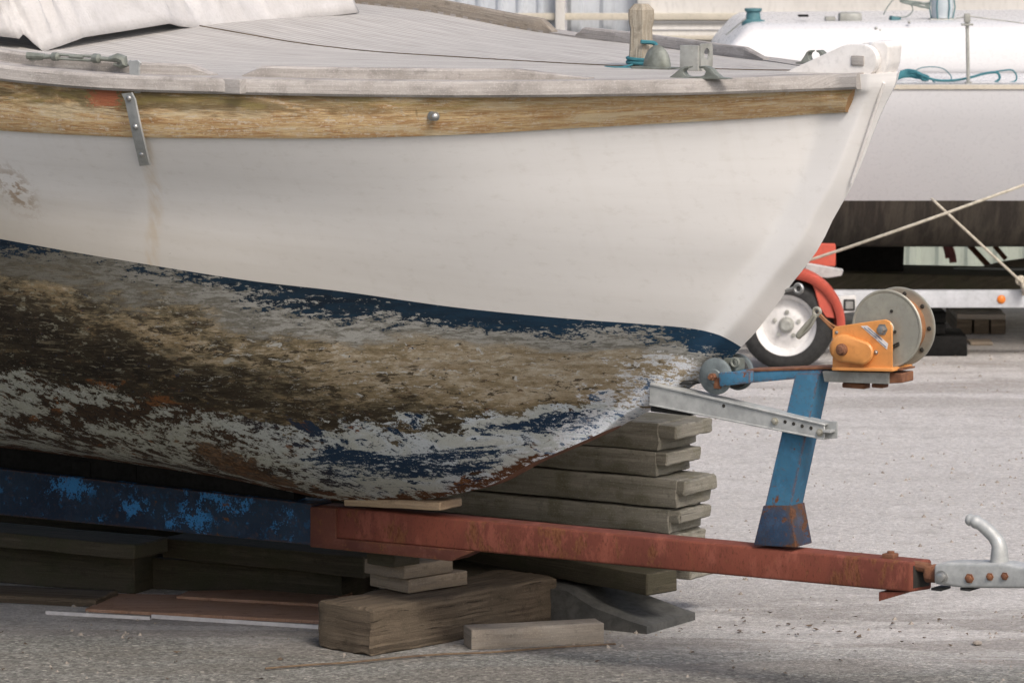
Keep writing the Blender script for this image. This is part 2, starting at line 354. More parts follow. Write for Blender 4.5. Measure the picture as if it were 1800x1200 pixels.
# ------------------------------------------------------------------ mesh builder
class MB:
    def __init__(s):
        s.bm = bmesh.new(); s.uv = s.bm.loops.layers.uv.new('UVMap'); s.smooth = set()
    def face(s, vs, uvs=None, smooth=False):
        try: f = s.bm.faces.new(vs)
        except ValueError: return None
        f.smooth = smooth
        if uvs:
            for l, q in zip(f.loops, uvs): l[s.uv].uv = q
        return f
    def grid(s, rows, uvs=None, smooth=True, close_u=False, flip=False):
        g = [[s.bm.verts.new(p) for p in r] for r in rows]
        for i in range(len(g) - 1):
            n = len(g[i])
            for j in range(n if close_u else n - 1):
                j2 = (j + 1) % n
                q = [g[i][j], g[i][j2], g[i + 1][j2], g[i + 1][j]]
                w = None
                if uvs: w = [uvs[i][j], uvs[i][j2], uvs[i + 1][j2], uvs[i + 1][j]]
                if flip: q.reverse(); w = w and w[::-1]
                s.face(q, w, smooth)
        return g
    def prism(s, pts, ext, bevel=0, seg=2, smooth=False):
        """polygon (3-D points) pushed along ext"""
        a = [s.bm.verts.new(p) for p in pts]; b = [s.bm.verts.new(p + ext) for p in pts]
        fs = [s.bm.faces.new(a), s.bm.faces.new(b[::-1])]
        n = len(a)
        for i in range(n): fs.append(s.bm.faces.new((a[i], b[i], b[(i + 1) % n], a[(i + 1) % n])))
        bmesh.ops.recalc_face_normals(s.bm, faces=fs)
        o = sum(pts, V3()) / n
        for f in fs:
            for l in f.loops:
                q = l.vert.co - o; l[s.uv].uv = (q.dot(EU) + q.dot(EV) * .3, q.z + q.dot(EV) * .8)
        if bevel:
            es = list({e for f in fs for e in f.edges})
            bmesh.ops.bevel(s.bm, geom=es, offset=bevel, segments=seg, profile=.6, affect='EDGES', clamp_overlap=True)
    def box(s, c, ax, ay, az, sx, sy, sz, bevel=0, seg=2):
        h = ax * (sx / 2); k = ay * (sy / 2)
        b = c - az * (sz / 2)
        s.prism([b - h - k, b + h - k, b + h + k, b - h + k], az * sz, bevel, seg)
    def tube(s, path, r, n=10, caps=True, radii=None, squash=1.0):
        rings = []; prev = None
        L = 0
        for i, p in enumerate(path):
            t = (path[min(i + 1, len(path) - 1)] - path[max(i - 1, 0)]).normalized()
            if prev is None:
                a = t.cross(EZ)
                if a.length < 1e-3: a = t.cross(V3((1, 0, 0)))
                a.normalize()
            else:
                a = (prev - t * prev.dot(t)).normalized()
            prev = a; bb = t.cross(a); rr = radii[i] if radii else r
            rings.append([p + (a * math.cos(2 * math.pi * k / n) + bb * math.sin(2 * math.pi * k / n) * squash) * rr for k in range(n)])
        uvs = [[(i * .05, k / n) for k in range(n)] for i in range(len(path))]
        g = s.grid(rings, uvs, True, True)
        if caps:
            s.face(g[0][::-1]); s.face(g[-1])
    def lathe(s, c, axis, prof, n=32, caps=True, smooth=True):
        """prof: list of (distance along axis, radius)"""
        axis = axis.normalized(); a = axis.cross(EZ)
        if a.length < 1e-3: a = axis.cross(V3((1, 0, 0)))
        a.normalize(); b = axis.cross(a)
        rings = [[c + axis * h + (a * math.cos(2 * math.pi * k / n) + b * math.sin(2 * math.pi * k / n)) * max(r, 1e-5) for k in range(n)] for h, r in prof]
        g = s.grid(rings, None, smooth, True)
        if caps and prof[0][1] > 1e-4: s.face(g[0][::-1])
        if caps and prof[-1][1] > 1e-4: s.face(g[-1])
    def torus(s, c, axis, R0, r, n=24, m=8):
        axis = axis.normalized(); a = axis.cross(EZ)
        if a.length < 1e-3: a = axis.cross(V3((1, 0, 0)))
        a.normalize(); b = axis.cross(a)
        rows = []
        for i in range(n + 1):
            t = 2 * math.pi * i / n; d = a * math.cos(t) + b * math.sin(t)
            rows.append([c + d * (R0 + r * math.cos(2 * math.pi * k / m)) + axis * (r * math.sin(2 * math.pi * k / m)) for k in range(m)])
        s.grid(rows, None, True, True)
    def beam(s, p0, ax, L, Wd, H, r=.006, amp=.002, nf=9, st=.03, seed=0, end_amp=0.0, az=None, ay=None):
        """rough sawn timber: rounded rectangle lofted along ax from the corner p0 (ay = ax x up turned away, az up)"""
        az = az or EZ; ay = ay or az.cross(ax).normalized()
        sec = []
        k = max(2, int(Wd / st)); kh = max(2, int(H / st))
        def arc(cx, cy, a): return [(cx + r * math.cos(a + t * math.pi / 4), cy + r * math.sin(a + t * math.pi / 4)) for t in (0, 1, 2)]
        sec += arc(r, r, math.pi); sec += [(lerp(r, Wd - r, i / k), 0) for i in range(1, k)]
        sec += arc(Wd - r, r, 1.5 * math.pi); sec += [(Wd, lerp(r, H - r, i / kh)) for i in range(1, kh)]
        sec += arc(Wd - r, H - r, 0); sec += [(lerp(Wd - r, r, i / k), H) for i in range(1, k)]
        sec += arc(r, H - r, .5 * math.pi); sec += [(0, lerp(H - r, r, i / kh)) for i in range(1, kh)]
        per = [0]
        for i in range(1, len(sec)): per.append(per[-1] + math.dist(sec[i], sec[i - 1]))
        nL = max(3, int(L / st)); off = V3((seed * 3.1, seed * 7.7, seed * 1.3))
        xs = [0] + [lerp(r * .6, L - r * .6, i / nL) for i in range(nL + 1)] + [L]
        rows, uvs = [], []
        for i, xx in enumerate(xs):
            sh = r * .6 if i in (0, len(xs) - 1) else 0
            row = []
            for (a, c) in sec:
                a2 = min(max(a, sh), Wd - sh); c2 = min(max(c, sh), H - sh)
                P = p0 + ax * xx + ay * a2 + az * c2
                q = V3((xx * 3, a2 * 9, c2 * 9)) * (nf / 9) + off
                P = P + V3((mn.noise(q * 3), mn.noise(q * 3 + V3((9, 0, 0))), mn.noise(q * 3 + V3((0, 9, 0))))) * amp
                if end_amp and (i <= 1 or i >= len(xs) - 2): P = P + ax * (mn.noise(q * 9) * end_amp)
                row.append(P)
            rows.append(row); uvs.append([(xx + seed, q + seed) for q in per])
        g = s.grid(rows, uvs, True, True)
        for ring, sgn in ((g[0], -1), (g[-1], 1)):
            f = s.face(ring if sgn > 0 else ring[::-1])
            if f:
                for l in f.loops:
                    q = l.vert.co - p0; l[s.uv].uv = (q.dot(ay) * .5 + seed, q.dot(az) + seed)
    def build(s, name, mat, parent=None, loc=None, autosmooth=35):
        bmesh.ops.recalc_face_normals(s.bm, faces=s.bm.faces)
        root = parent
        while root is not None and root.parent is not None: root = root.parent
        off = V3(loc) if loc is not None else (root.location.copy() if root is not None else V3())
        for v in s.bm.verts: v.co -= off
        me = bpy.data.meshes.new(name); s.bm.to_mesh(me); s.bm.free()
        me.materials.append(mat)
        if autosmooth:
            try: me.set_sharp_from_angle(angle=R(autosmooth))
            except Exception: pass
            for p in me.polygons: p.use_smooth = True
        o = bpy.data.objects.new(name, me); COL.objects.link(o)
        if parent is not None: o.parent = parent
        else: o.location = off
        return o

def tag(o, label=None, cat=None, group=None, kind=None):
    if label: o['label'] = label
    if cat: o['category'] = cat
    if group: o['group'] = group
    if kind: o['kind'] = kind
    return o
def thing(name, loc, label, cat, group=None):
    o = bpy.data.objects.new(name, None); o.empty_display_size = .1; COL.objects.link(o); o.location = loc
    return tag(o, label, cat, group)
def bolt(mb, c, axis, r, h=.006, n=6):
    mb.lathe(c, axis, [(-.002, r * 1.5), (.0015, r * 1.5), (.0015, r), (h, r * .95), (h + .001, r * .6)], n)
def dome(mb, c, axis, r, h, n=14):
    mb.lathe(c, axis, [(-.002, r), (h * .3, r * .97), (h * .7, r * .75), (h, r * .3), (h * 1.02, 0)], n)

# ================================================================== HULL of the near boat
def smin(a, b_, e=.012): return (a + b_ - math.sqrt((a - b_) ** 2 + e * e)) / 2
def nose(s, c, k, k2=0.0, w=None, d=0, kk=0):
    """half breadth: chamfered front edge, flat side of the stem post (half width w, d deep), then the planking"""
    s = max(0, s); a, b_ = 2.3 * s, c + k * s + k2 * s * s
    if w: b_ = smin(b_, -smin(-(w + .04 * s), -(w + kk * (s - d)), .006), .02)
    return max(0, smin(a, b_))
B0 = lambda s: capb(nose(s, .115, .72, 0, .072, .095, .95), 1.22)
B1 = lambda s: capb(nose(s, .102, .72, 0, .058, .115, .90), 1.18)
BM = lambda s: capb(nose(s, .086, .655, .005, .054, .100, .84), 1.13)
B2 = lambda s: capb(nose(s, .082, .63, .09, .050, .070, .80), 1.02)
def capb(x, m): return x / (1 + (x / m) ** 6) ** (1 / 6)
UA = -3.4
def stern(u): return 1 - .28 * smoothstep(-1.2, UA - .4, u) if u < -1.2 else 1.0
C0 = [(-200, 108), (0, 140), (100, 151), (210, 159), (400, 165), (600, 169), (800, 171), (1000, 170), (1200, 167), (1340, 163), (1480, 158), (1571, 154)]
C1 = [(-200, 212), (0, 229), (230, 241), (400, 243), (600, 243), (800, 237), (1000, 226), (1200, 215), (1340, 207), (1460, 199), (1549, 195)]
C2 = [(-200, 385), (0, 420), (100, 438), (200, 455), (430, 492), (600, 512), (800, 540), (1000, 560), (1150, 571), (1220, 578), (1262, 588), (1285, 599), (1303, 610)]
UET = UVZ(PV(1577, 141, 0))[0]; UE0 = UVZ(PV(1571, 154, 0))[0]; UE1 = UVZ(PV(1549, 199, 0))[0]; UE2 = UVZ(PV(1303, 610, 0))[0]
stem_px = [(1571, 154), (1549, 199), (1500, 322), (1467, 381), (1443, 430), (1420, 464), (1387, 505), (1367, 533), (1335, 576), (1303, 610), (1267, 640), (1210, 684), (1140, 722), (1069, 758), (1000, 789), (944, 813), (878, 848), (811, 866), (767, 874), (700, 879), (602, 876), (500, 856), (400, 836), (200, 806), (0, 782)]
PROF = sorted([(UVZ(PV(*p, 0))[0], UVZ(PV(*p, 0))[2]) for p in stem_px])
PROF = [(UA - 1, PROF[0][1] + .02), (-2.2, PROF[0][1] + .005)] + PROF
def zk(u): return smooth_interp(PROF, u)
def zfit(curve, u, b):
    z = 1.2
    for _ in range(6):
        x, y = proj(W(u, b, z)); z -= (smooth_interp(curve, x) - y) / 700.0
    return z
def mkrow(curve, bf, ue, slope):
    us = -.62; us = us
    zs = zfit(curve, us, bf(ue - us))
    def f(u):
        b = bf(ue - u) * stern(u)
        if u >= us: return b, zfit(curve, u, b)
        z1 = zfit(curve, us + .12, bf(ue - us - .12)); sl = (zs - z1) / -.12
        d = u - us
        return b, zs + sl * .5 * (1 - math.exp(d / .5)) * -1 * .5 + slope * d
    return f
R0f = mkrow(C0, B0, UE0, -.02); R1f = mkrow(C1, B1, UE1, -.04); R2f = mkrow(C2, B2, UE2, -.06)
_zm = lerp(R1f(UE1 - .0005)[1], R2f(UE2 - .0005)[1], .52)
UEM = min((abs(zk(lerp(UE2, UE1, k / 400)) - _zm), lerp(UE2, UE1, k / 400)) for k in range(401))[1]
UE3 = UVZ(PV(1210, 680, 0))[0]; UE4 = UVZ(PV(1120, 733, 0))[0]; UE5 = UVZ(PV(1090, 748, 0))[0]
NT = 150
taus = [1 - (1 - i / NT) ** 2.2 for i in range(NT + 1)]
def uu(ue, t): return UA + (ue - UA) * t
def knots(t):
    k = []
    ut = uu(UET, t); k.append((ut, B0(UET - ut) * stern(ut) + .006 * min(1, (UET - ut) / .03), R0f(min(ut, UE0 - .0005))[1] + CAPH - .003))
    u0 = uu(UE0, t); b, z = R0f(u0); k.append((u0, b, z))
    u1 = uu(UE1, t); b, z = R1f(u1); k.append((u1, b, z))
    u2 = uu(UE2, t); b2, z2 = R2f(u2)
    um = uu(UEM, t); bm_ = BM(UEM - um) * stern(um); zm = lerp(z, z2, .52)
    k.append((um, bm_, zm))
    k.append((u2, b2, z2))
    for ue, f0, bf, in ((UE3, .42, .88), (UE4, .80, .54), (UE5, 1.0, 0)):
        u = uu(ue, t); s_ = ue - u
        if bf:
            b = bf * B2(max(0, s_)) * stern(u)
            ff = f0 + (1 - f0) * math.exp(-s_ / .10)
            z = lerp(R2f(min(u, UE2 - .001))[1], zk(u), ff)
            if bf < .6: b = max(b, .034 * min(1, math.sqrt(s_ / .03) if s_ > 0 else 0))
        else:
            b = .034 * min(1, math.sqrt(max(0, s_) / .03)); z = zk(u)
        k.append((u, b, z))
    return k
SUB = 8
CAPH = .037
allk = [knots(t) for t in taus]
secs = []
for k in allk:
    pts = [V3(q) for q in k]
    c = catmull(pts, SUB)
    for p in c: p.y = max(p.y, 0.0)
    secs.append(c)
# bring the rows between the knots onto the stem profile
def u_on_stem(z):
    lo, hi = UE3, UET + .02
    for _ in range(40):
        m_ = (lo + hi) / 2
        if zk(m_) < z: lo = m_
        else: hi = m_
    return lo
for r_ in range(4 * SUB):
    e_ = secs[-1][r_].copy(); du_ = u_on_stem(e_.z) - e_.x
    if r_ < SUB: du_ = 0
    for c in secs:
        if e_.x - c[r_].x < 1.2: c[r_].x += du_ * math.exp(-((e_.x - c[r_].x) / .22) ** 2)
nrow = len(secs[0])                      # (7-1)*SUB+1
iB = 4 * SUB; i1 = 2 * SUB

# positions of marked spots
def hull_u_at(px, row):
    best = None
    for c in secs:
        p = c[row]; x, _ = proj(W(*p)); d = abs(x - px)
        if best is None or d < best[0]: best = (d, p.x)
    return best[1]
_ua, _ub = hull_u_at(262, i1 + 4), hull_u_at(262, iB - 1); _ya, _yb = (i1 + 4 - SUB) / (iB - SUB), (iB - 1 - SUB) / (iB - SUB)
CHAIN_S = (_ub - _ua) / (_yb - _ya); CHAIN_U = _ua - CHAIN_S * _ya; STRAP_U = hull_u_at(228, i1); BLOT_U = hull_u_at(22, 3 * SUB); RUST_U = hull_u_at(405, iB + 2 * SUB)

M['topsides'] = m_topsides(); M['bottom'] = m_bottom(); M['strake'] = m_strake(); M['deck'] = m_deck(); M['ground'] = m_ground()
M['rail'] = m_wood('silvered_teak', (.29, .27, .252), (.37, .347, .328), (.225, .208, .192), grain=(3, 45, 45), bump=.4, crack=.3)
M['grey_wood'] = m_wood('grey_weathered_timber', (.20, .175, .145), (.30, .265, .225), (.24, .205, .165), grain=(3, 42, 42), crack=.7)
M['old_wood'] = m_wood('brown_weathered_timber', (.062, .046, .032), (.135, .105, .074), (.085, .066, .046), grain=(2.5, 38, 38), bump=.9, crack=.8)
M['block_wood'] = m_wood('pale_brown_block', (.20, .155, .11), (.29, .235, .175), (.22, .18, .14), grain=(3, 40, 40))
M['slab'] = m_wood('mossy_grey_sleeper', (.160, .148, .118), (.275, .256, .214), (.20, .186, .15), grain=(2.5, 26, 26), bump=.7, moss=(.12, .11, .07), crack=.45)
M['dark_wood'] = m_wood('shade_darkened_timber', (.045, .038, .026), (.085, .072, .05), (.06, .053, .034), grain=(2.5, 38, 38), moss=(.05, .05, .027))  # under-hull shade is put into this wood colour
M['ply'] = m_wood('red_brown_plywood', (.26, .15, .095), (.34, .21, .145), (.30, .19, .14), grain=(3, 30, 30), bump=.3, crack=.3)
M['shim'] = m_wood('tan_wood_pad', (.30, .215, .14), (.40, .30, .20), (.33, .25, .17), grain=(3, 50, 50))
M['post_wood'] = m_wood('bleached_post', (.27, .23, .175), (.42, .38, .31), (.20, .165, .115), grain=(4, 60, 60), bump=.9, crack=.8)
M['white_gloss'] = m_simple('white_boat_enamel', (.72, .705, .685), (.66, .645, .62), 5, .42, 0, bump=.05, speck=.15)
M['stem_white'] = m_simple('cracked_white_enamel', (.72, .70, .68), (.64, .615, .585), 9, .5, 0, bump=.2)
M['galv'] = m_simple('galvanised_steel', (.44, .45, .44), (.33, .34, .335), 22, .5, .25, bump=.12)
M['galv_dirty'] = m_simple('dirty_galvanised_steel', (.36, .365, .34), (.25, .25, .225), 16, .6, .2, bump=.2)
M['galv_pale'] = m_simple('pale_galvanised_rail', (.52, .535, .56), (.44, .455, .475), 14, .6, .0, bump=.05)
M['bronze'] = m_simple('grey_green_bronze', (.22, .235, .21), (.14, .15, .125), 26, .6, .35, bump=.2)
M['steel'] = m_simple('dull_stainless_steel', (.42, .42, .41), (.30, .30, .29), 30, .38, .8, bump=.05)
M['zinc'] = m_simple('yellowed_zinc_plate', (.40, .385, .32), (.33, .32, .275), 12, .45, .45, bump=.05)
M['red_beam'] = m_chip('rusty_red_steel', (.175, .052, .034), (.125, .038, .027), (.165, .068, .034), (.12, .043, .022), .555, 20, .7, (1, 1, .45), .05)
M['blue_beam'] = m_chip('scuffed_navy_steel', (.007, .017, .036), (.012, .027, .050), (.12, .06, .03), (.06, .035, .022), .62, 22, .5, bright=(.03, .16, .36), speck=.55)
M['blue_post'] = m_chip('chipped_blue_steel', (.035, .125, .215), (.055, .165, .26), (.20, .075, .035), (.11, .045, .025), .575, 13, .5, speck=.5)
M['foot'] = m_chip('rusting_blue_foot', (.022, .045, .085), (.06, .045, .04), (.12, .052, .028), (.075, .04, .025), .52, 24, .6)
M['disc'] = m_simple('dull_blue_grey_steel', (.17, .20, .205), (.11, .13, .135), 26, .55, .2, bump=.15)
M['maroon'] = m_chip('maroon_primer', (.075, .026, .02), (.10, .035, .024), (.16, .07, .03), (.06, .03, .02), .60, 30, .7)
M['rust'] = m_simple('rust', (.20, .085, .04), (.12, .05, .028), 35, .85, 0, bump=.3)
M['orange'] = m_simple('orange_winch_enamel', (.66, .29, .085), (.58, .245, .07), 9, .42, 0, bump=.06)
M['black_rubber'] = m_simple('black_rubber', (.014, .014, .014), (.026, .026, .025), 18, .75, 0, bump=.15)
M['grey_rubber'] = m_simple('dusty_grey_rubber', (.045, .045, .042), (.080, .079, .073), 14, .85, 0, bump=.5)
M['dark'] = m_simple('painted_hole_shade', (.02, .018, .015), (.03, .027, .022), 8, .9)  # flat dark colour standing in for shade inside holes and tube mouth
M['white_plastic'] = m_simple('white_plastic', (.66, .65, .64), (.58, .57, .56), 12, .5)
M['ink'] = m_simple('printed_ink', (.05, .06, .12), (.04, .05, .09), 12, .6)
M['canvas'] = m_simple('white_canvas', (.50, .487, .48), (.43, .415, .405), 9, .9, 0, bump=.5, spec=.1, fine=140, speck=.2)
M['rope_cream'] = m_simple('cream_rope', (.50, .46, .38), (.40, .36, .28), 60, .85, 0, bump=.4)
M['rope_teal'] = m_simple('teal_rope', (.02, .12, .15), (.04, .17, .20), 60, .8, 0, bump=.4)
M['rope_grey'] = m_simple('grey_green_rope', (.22, .25, .23), (.14, .17, .16), 60, .85, 0, bump=.4)
M['strap'] = m_simple('rusty_winch_wire', (.30, .14, .06), (.22, .10, .045), 40, .8)
M['red_guard'] = m_simple('faded_red_mudguard', (.50, .085, .05), (.42, .07, .045), 6, .5, 0, bump=.05)
M['red_guard_far'] = m_simple('dull_pink_mudguard', (.30, .10, .095), (.25, .08, .075), 6, .6, 0, bump=.05)  # duller, darker red for the far mudguard
M['amber'] = m_simple('amber_reflector_plastic', (.75, .22, .03), (.68, .18, .02), 10, .3)
M['boat2_white'] = m_simple('clean_white_gelcoat', (.50, .50, .51), (.475, .475, .485), 1.2, .3, 0, bump=0, speck=.05)
M['boat2_dark'] = m_simple('streaked_dark_antifouling', (.045, .037, .03), (.10, .086, .066), 3, .7, 0, (9, 1, .5), bump=.1, lo=.4, hi=.6)
M['keel_black'] = m_simple('black_keel_paint_and_shade', (.006, .006, .0055), (.010, .0095, .009), 5, .8, spec=.15)  # black keel colour, deepened with the shade under the near hull
M['wall_pale'] = m_corr('pale_painted_boards', (.52, .505, .48), (.46, .445, .42))
M['wall_blue'] = m_corr('pale_blue_grey_sheet', (.45, .475, .51), (.38, .41, .45))
M['wall_green'] = m_corr('pale_green_sheet', (.40, .44, .38), (.34, .38, .33))
M['beige'] = m_simple('beige_trim', (.50, .46, .38), (.44, .40, .33), 3, .7)
M['frp_teal'] = m_simple('faded_teal_plastic', (.05, .14, .16), (.08, .19, .21), 10, .6)
M['glass'] = m_simple('cloudy_lamp_glass', (.50, .54, .56), (.40, .45, .48), 10, .2)
M['leaf'] = m_simple('dead_leaf', (.075, .05, .034), (.12, .085, .055), 20, .9)
M['stick'] = m_simple('dry_brown_stem', (.13, .09, .055), (.09, .06, .04), 30, .9)
M['stone'] = m_simple('pale_pebble', (.30, .265, .225), (.20, .175, .15), 20, .85)
M['alu'] = m_simple('white_aluminium', (.62, .60, .60), (.52, .50, .50), 16, .45, .1)

# ------------------------------------------------------------------ assemble the near boat
boat = thing('sailboat', W(-.3, 0, 0.37), 'weathered white sailboat with peeling blue and brown bottom, propped on a blue and red trailer', 'boat')
def hull_rows(i0, i1_, off=0.0):
    return [[W(c[i].x, c[i].y + off, c[i].z) for i in range(i0, i1_ + 1)] for c in secs]
def mirror_rows(i0, i1_):
    return [[W(c[i].x, -c[i].y, c[i].z) for i in range(i0, i1_ + 1)] for c in secs]
def uvs_for(i0, i1_):
    j0 = SUB if i0 == 0 else i0
    return [[(c[i].x, (i - j0) / (i1_ - j0)) for i in range(i0, i1_ + 1)] for c in secs]
def hull_part(name, mat, i0, i1_):
    mb = MB()
    mb.grid(hull_rows(i0, i1_), uvs_for(i0, i1_)); mb.grid(mirror_rows(i0, i1_), uvs_for(i0, i1_), flip=True)
    bmesh.ops.remove_doubles(mb.bm, verts=mb.bm.verts, dist=.0004)
    return mb.build(name, mat, boat, autosmooth=60)
hull_part('topsides', M['topsides'], 0, iB)
hull_part('underbody', M['bottom'], iB, nrow - 1)
# flat underside of the keel and the stern
mb = MB(); a = [W(c[-1].x, c[-1].y, c[-1].z) for c in secs]; b_ = [W(c[-1].x, -c[-1].y, c[-1].z) for c in secs]
mb.grid([a, b_]); mb.build('keel_sole', M['rust'], boat)
mb = MB(); rows = []
for k in range(60):
    u = lerp(UA + .3, -.30, k / 59); z1 = zk(u) + .004; z0 = min(.353, z1 - .004)
    rows.append([W(u, -.026, z0), W(u, .026, z0), W(u, .027, z1), W(u, -.027, z1)])
g = mb.grid(rows, None, False, True); mb.face(g[0]); mb.face(g[-1]); mb.build('keel_gap_filler', M['keel_black'], boat)  # added black filler, makes the gap above the beam dark
mb = MB(); c = secs[0]
vs = [mb.bm.verts.new(W(p.x, p.y, p.z)) for p in c] + [mb.bm.verts.new(W(p.x, -p.y, p.z)) for p in reversed(c)]
mb.face(vs); mb.build('transom', M['topsides'], boat)

def rail_pt(u):                                      # sheer at u: half breadth, z of the cap rail underside
    u = min(u, UE0 - .0005); b, z = R0f(u); return b, z
def sweep(mb, us, secf, sgn=1, uvy=None):
    """secf(u) -> list of (v, z) of a closed section"""
    rows, uv = [], []
    for u in us:
        s_ = secf(u); rows.append([W(u, sgn * v, z) for v, z in s_])
        per = [0]
        for q in range(1, len(s_)): per.append(per[-1] + math.dist(s_[q], s_[q - 1]))
        uv.append([(u, p) for p in per])
    g = mb.grid(rows, uv, True, True, flip=sgn < 0)
    mb.face(g[0][::-1]); mb.face(g[-1])
def urange(a, b, n, p=1.0): return [a + (b - a) * (1 - (1 - i / n) ** p) for i in range(n + 1)]

# rubbing strake board, proud of the hull
US_END = UVZ(PV(1468, 178, .17))[0]
for sgn in (1, -1):
    mb = MB(); rows, uv = [], []
    def bz1(u): return R1f(min(u, UE1 - .001))
    back = 0 if sgn > 0 else .07
    for k in range(111):
        t = 1 - (1 - k / 110) ** 1.3
        ut, ub = lerp(UA + .02, US_END - back, t), lerp(UA + .02, US_END - .026 - back, t); um_ = (ut + ub) / 2
        b0, z0 = rail_pt(ut); b1, z1 = bz1(ub); bm0, zm0 = rail_pt(um_); bm1, zm1 = bz1(um_)
        sec = [(ut, b0 - .02, z0), (ut, b0 + .008, z0), (um_, lerp(bm0, bm1, .35) + .016, lerp(zm0, zm1, .35)), (ub, b1 + .016, z1 + .006), (ub, b1 + .010, z1), (ub, b1 - .02, z1)]
        rows.append([W(u, sgn * v, z) for u, v, z in sec]); uv.append([(q_[0], q) for q_, q in zip(sec, (0, .03, .36, .94, 1, 1))])
    g = mb.grid(rows, uv, flip=sgn < 0); mb.face(g[-1]); mb.build('rubbing_strake', M['strake'], boat)
# cap rail
CAPH = .037; UC_END = UVZ(PV(1480, 148, .165))[0]
for sgn in (1, -1):
    mb = MB()
    def cap(u):
        b, z = rail_pt(u); w = min(.075, b * .6)
        return [(b - w, z), (b + .020, z), (b + .026, z + .006), (b + .025, z + CAPH - .007), (b + .019, z + CAPH), (b - w, z + CAPH + .001)]
    sweep(mb, urange(UA, UC_END, 120, 1.4), cap, sgn); mb.build('cap_rail', M['rail'], boat)
# low toe rail standing on the deck, in lengths with scarfed ends
def toe(name, u0, u1, sgn, h=.026, w=.03, inset=.045, t0=.05, t1=.14, mat='rail'):
    mb = MB()
    def sec(u):
        b, z = rail_pt(u); z += CAPH; hh = h * min(1, .15 + .85 * min((u - u0) / t0, (u1 - u) / t1)) if t0 else h
        a = b - inset
        return [(a - w, z - .01), (a, z - .01), (a + .001, z + hh * .8), (a - .004, z + hh), (a - w + .004, z + hh), (a - w, z + hh * .8)]
    n = 70
    sweep(mb, [lerp(u0, u1, i / n) for i in range(n + 1)], sec, sgn); return mb.build(name, M[mat], boat)
def u_at(px, inset, sgn=1, dz=.03):
    lo, hi = -3.0, UE0 - .01
    for _ in range(50):
        mid = (lo + hi) / 2; b, z = rail_pt(mid)
        if proj(W(mid, sgn * (b - inset), z + dz))[0] < px: lo = mid
        else: hi = mid
    return lo
toe('toe_rail', UA + .1, u_at(372, .05), 1, t0=.01, t1=.05); toe('toe_rail', u_at(428, .05), u_at(1035, .05), 1, t0=.04)
toe('toe_rail', UA + .1, u_at(978, .05, -1), -1, h=.032, t0=.01, t1=.012, mat='grey_wood'); toe('toe_rail', u_at(1020, .05, -1), u_at(1350, .05, -1), -1, h=.026, t0=.03, t1=.1)
# repair block let into the cap rail
mb = MB(); u = u_at(402, -.02); b, z = rail_pt(u); mb.box(W(u, b + .015, z + .019), EU, EV, EZ, .075, .026, .034, .003); mb.build('rail_repair', M['rail'], boat)

# deck
def deck_z(u, v):
    b, z = rail_pt(u); return z + CAPH - .004 + .008 * (1 - min(1, (v / max(b, .01)) ** 2))
mb = MB(); rows, uv = [], []
for u in urange(UA, UE0 - .06, 100, 1.4):
    b, z = rail_pt(u); e = max(.005, b - .02); r_, q_ = [], []
    for k in range(-16, 17):
        v = e * k / 16; r_.append(W(u, v, deck_z(u, v) - (.012 if abs(k) == 16 else 0))); q_.append((u, e - abs(v)))
    rows.append(r_); uv.append(q_)
mb.grid(rows, uv); mb.build('deck', M['deck'], boat)
# king plank seam and plank edge as a thin raised batten each
mb = MB(); us = urange(-.7, 1.12, 60)
sweep(mb, us, lambda u: [(-.003, deck_z(u, 0) - .002), (.003, deck_z(u, 0) - .002), (.003, deck_z(u, 0) + .0022), (-.003, deck_z(u, 0) + .0022)]); mb.build('king_plank_seam', M['old_wood'], boat)

# stem head: central block, two cheeks and the pin
zst = R0f(UE0 - .05)[1] + CAPH
mb = MB()
blk = [PV(x, y, .036) for x, y in ((1506, 140), (1516, 112), (1524, 82), (1532, 73), (1556, 73), (1563, 82), (1560, 112), (1551, 140))]
mb.prism(blk, EV * -.066, .006, 3); sh_ = mb.build('stem_head', M['stem_white'], boat)
mb = MB(); q0 = PV(1556, 77, .004); mb.prism([PV(1558, 79, 0), PV(1560, 79, 0), PV(1557, 112, 0), PV(1550, 139, 0), PV(1547, 139, 0), PV(1554, 112, 0)], EV * -.018, .001, 1); mb.build('stem_head_strip', M['beige'], sh_)
cheek = [(1352, 139), (1372, 131), (1430, 104), (1478, 82), (1490, 78)] + [(1512 + 29 * math.cos(R(a)), 107 + 29 * math.sin(R(a))) for a in range(-80, 71, 15)] + [(1520, 139)]
for v0 in (.078, -.004):
    mb = MB(); mb.prism([PV(x, y, .060) + EV * (v0 - .078) for x, y in cheek], EV * -.022, .003, 2); mb.build('stem_cheek', M['stem_white'], boat)
mb = MB(); c = PV(1508, 107, .060); mb.box(c, EU, EV, EZ, .034, .008, .024, .004); mb.build('roller_pin', M['rail'], boat)
mb = MB(); mb.lathe(PV(1514, 106, .036), EV, [(-.044, .034), (-.03, .030), (-.012, .030), (0, .036)], 24); mb.build('bow_roller', M['galv_dirty'], boat)
# lid over the stem between the cap rail ends
mb = MB(); rows = []
for c in secs:
    p = c[0]
    if p.x < UC_END - .05: continue
    rows.append([W(p.x, p.y * q, p.z) for q in (1, .5, 0, -.5, -1)])
mb.grid(rows); mb.build('stem_cap', M['stem_white'], boat)
# half round strip down the stem
mb = MB(); path = []
for k in range(20):
    y = lerp(146, 322, k / 19); path.append(PV(smooth_interp([(146, 1554), (205, 1535), (325, 1496)], y), y, lerp(.034, .016, k / 19)))
mb.tube(path, .0040, 8); mb.build('stem_band', M['stem_white'], boat)
# towing eye on the stem
ce = PV(1401, 507, 0)
mb = MB(); mb.torus(ce + EU * .004, EV, .0105, .0042, 24, 10); mb.tube([ce - EU * .03 - EZ * .006, ce - EU * .006], .005, 8); mb.build('bow_eye', M['steel'], boat)

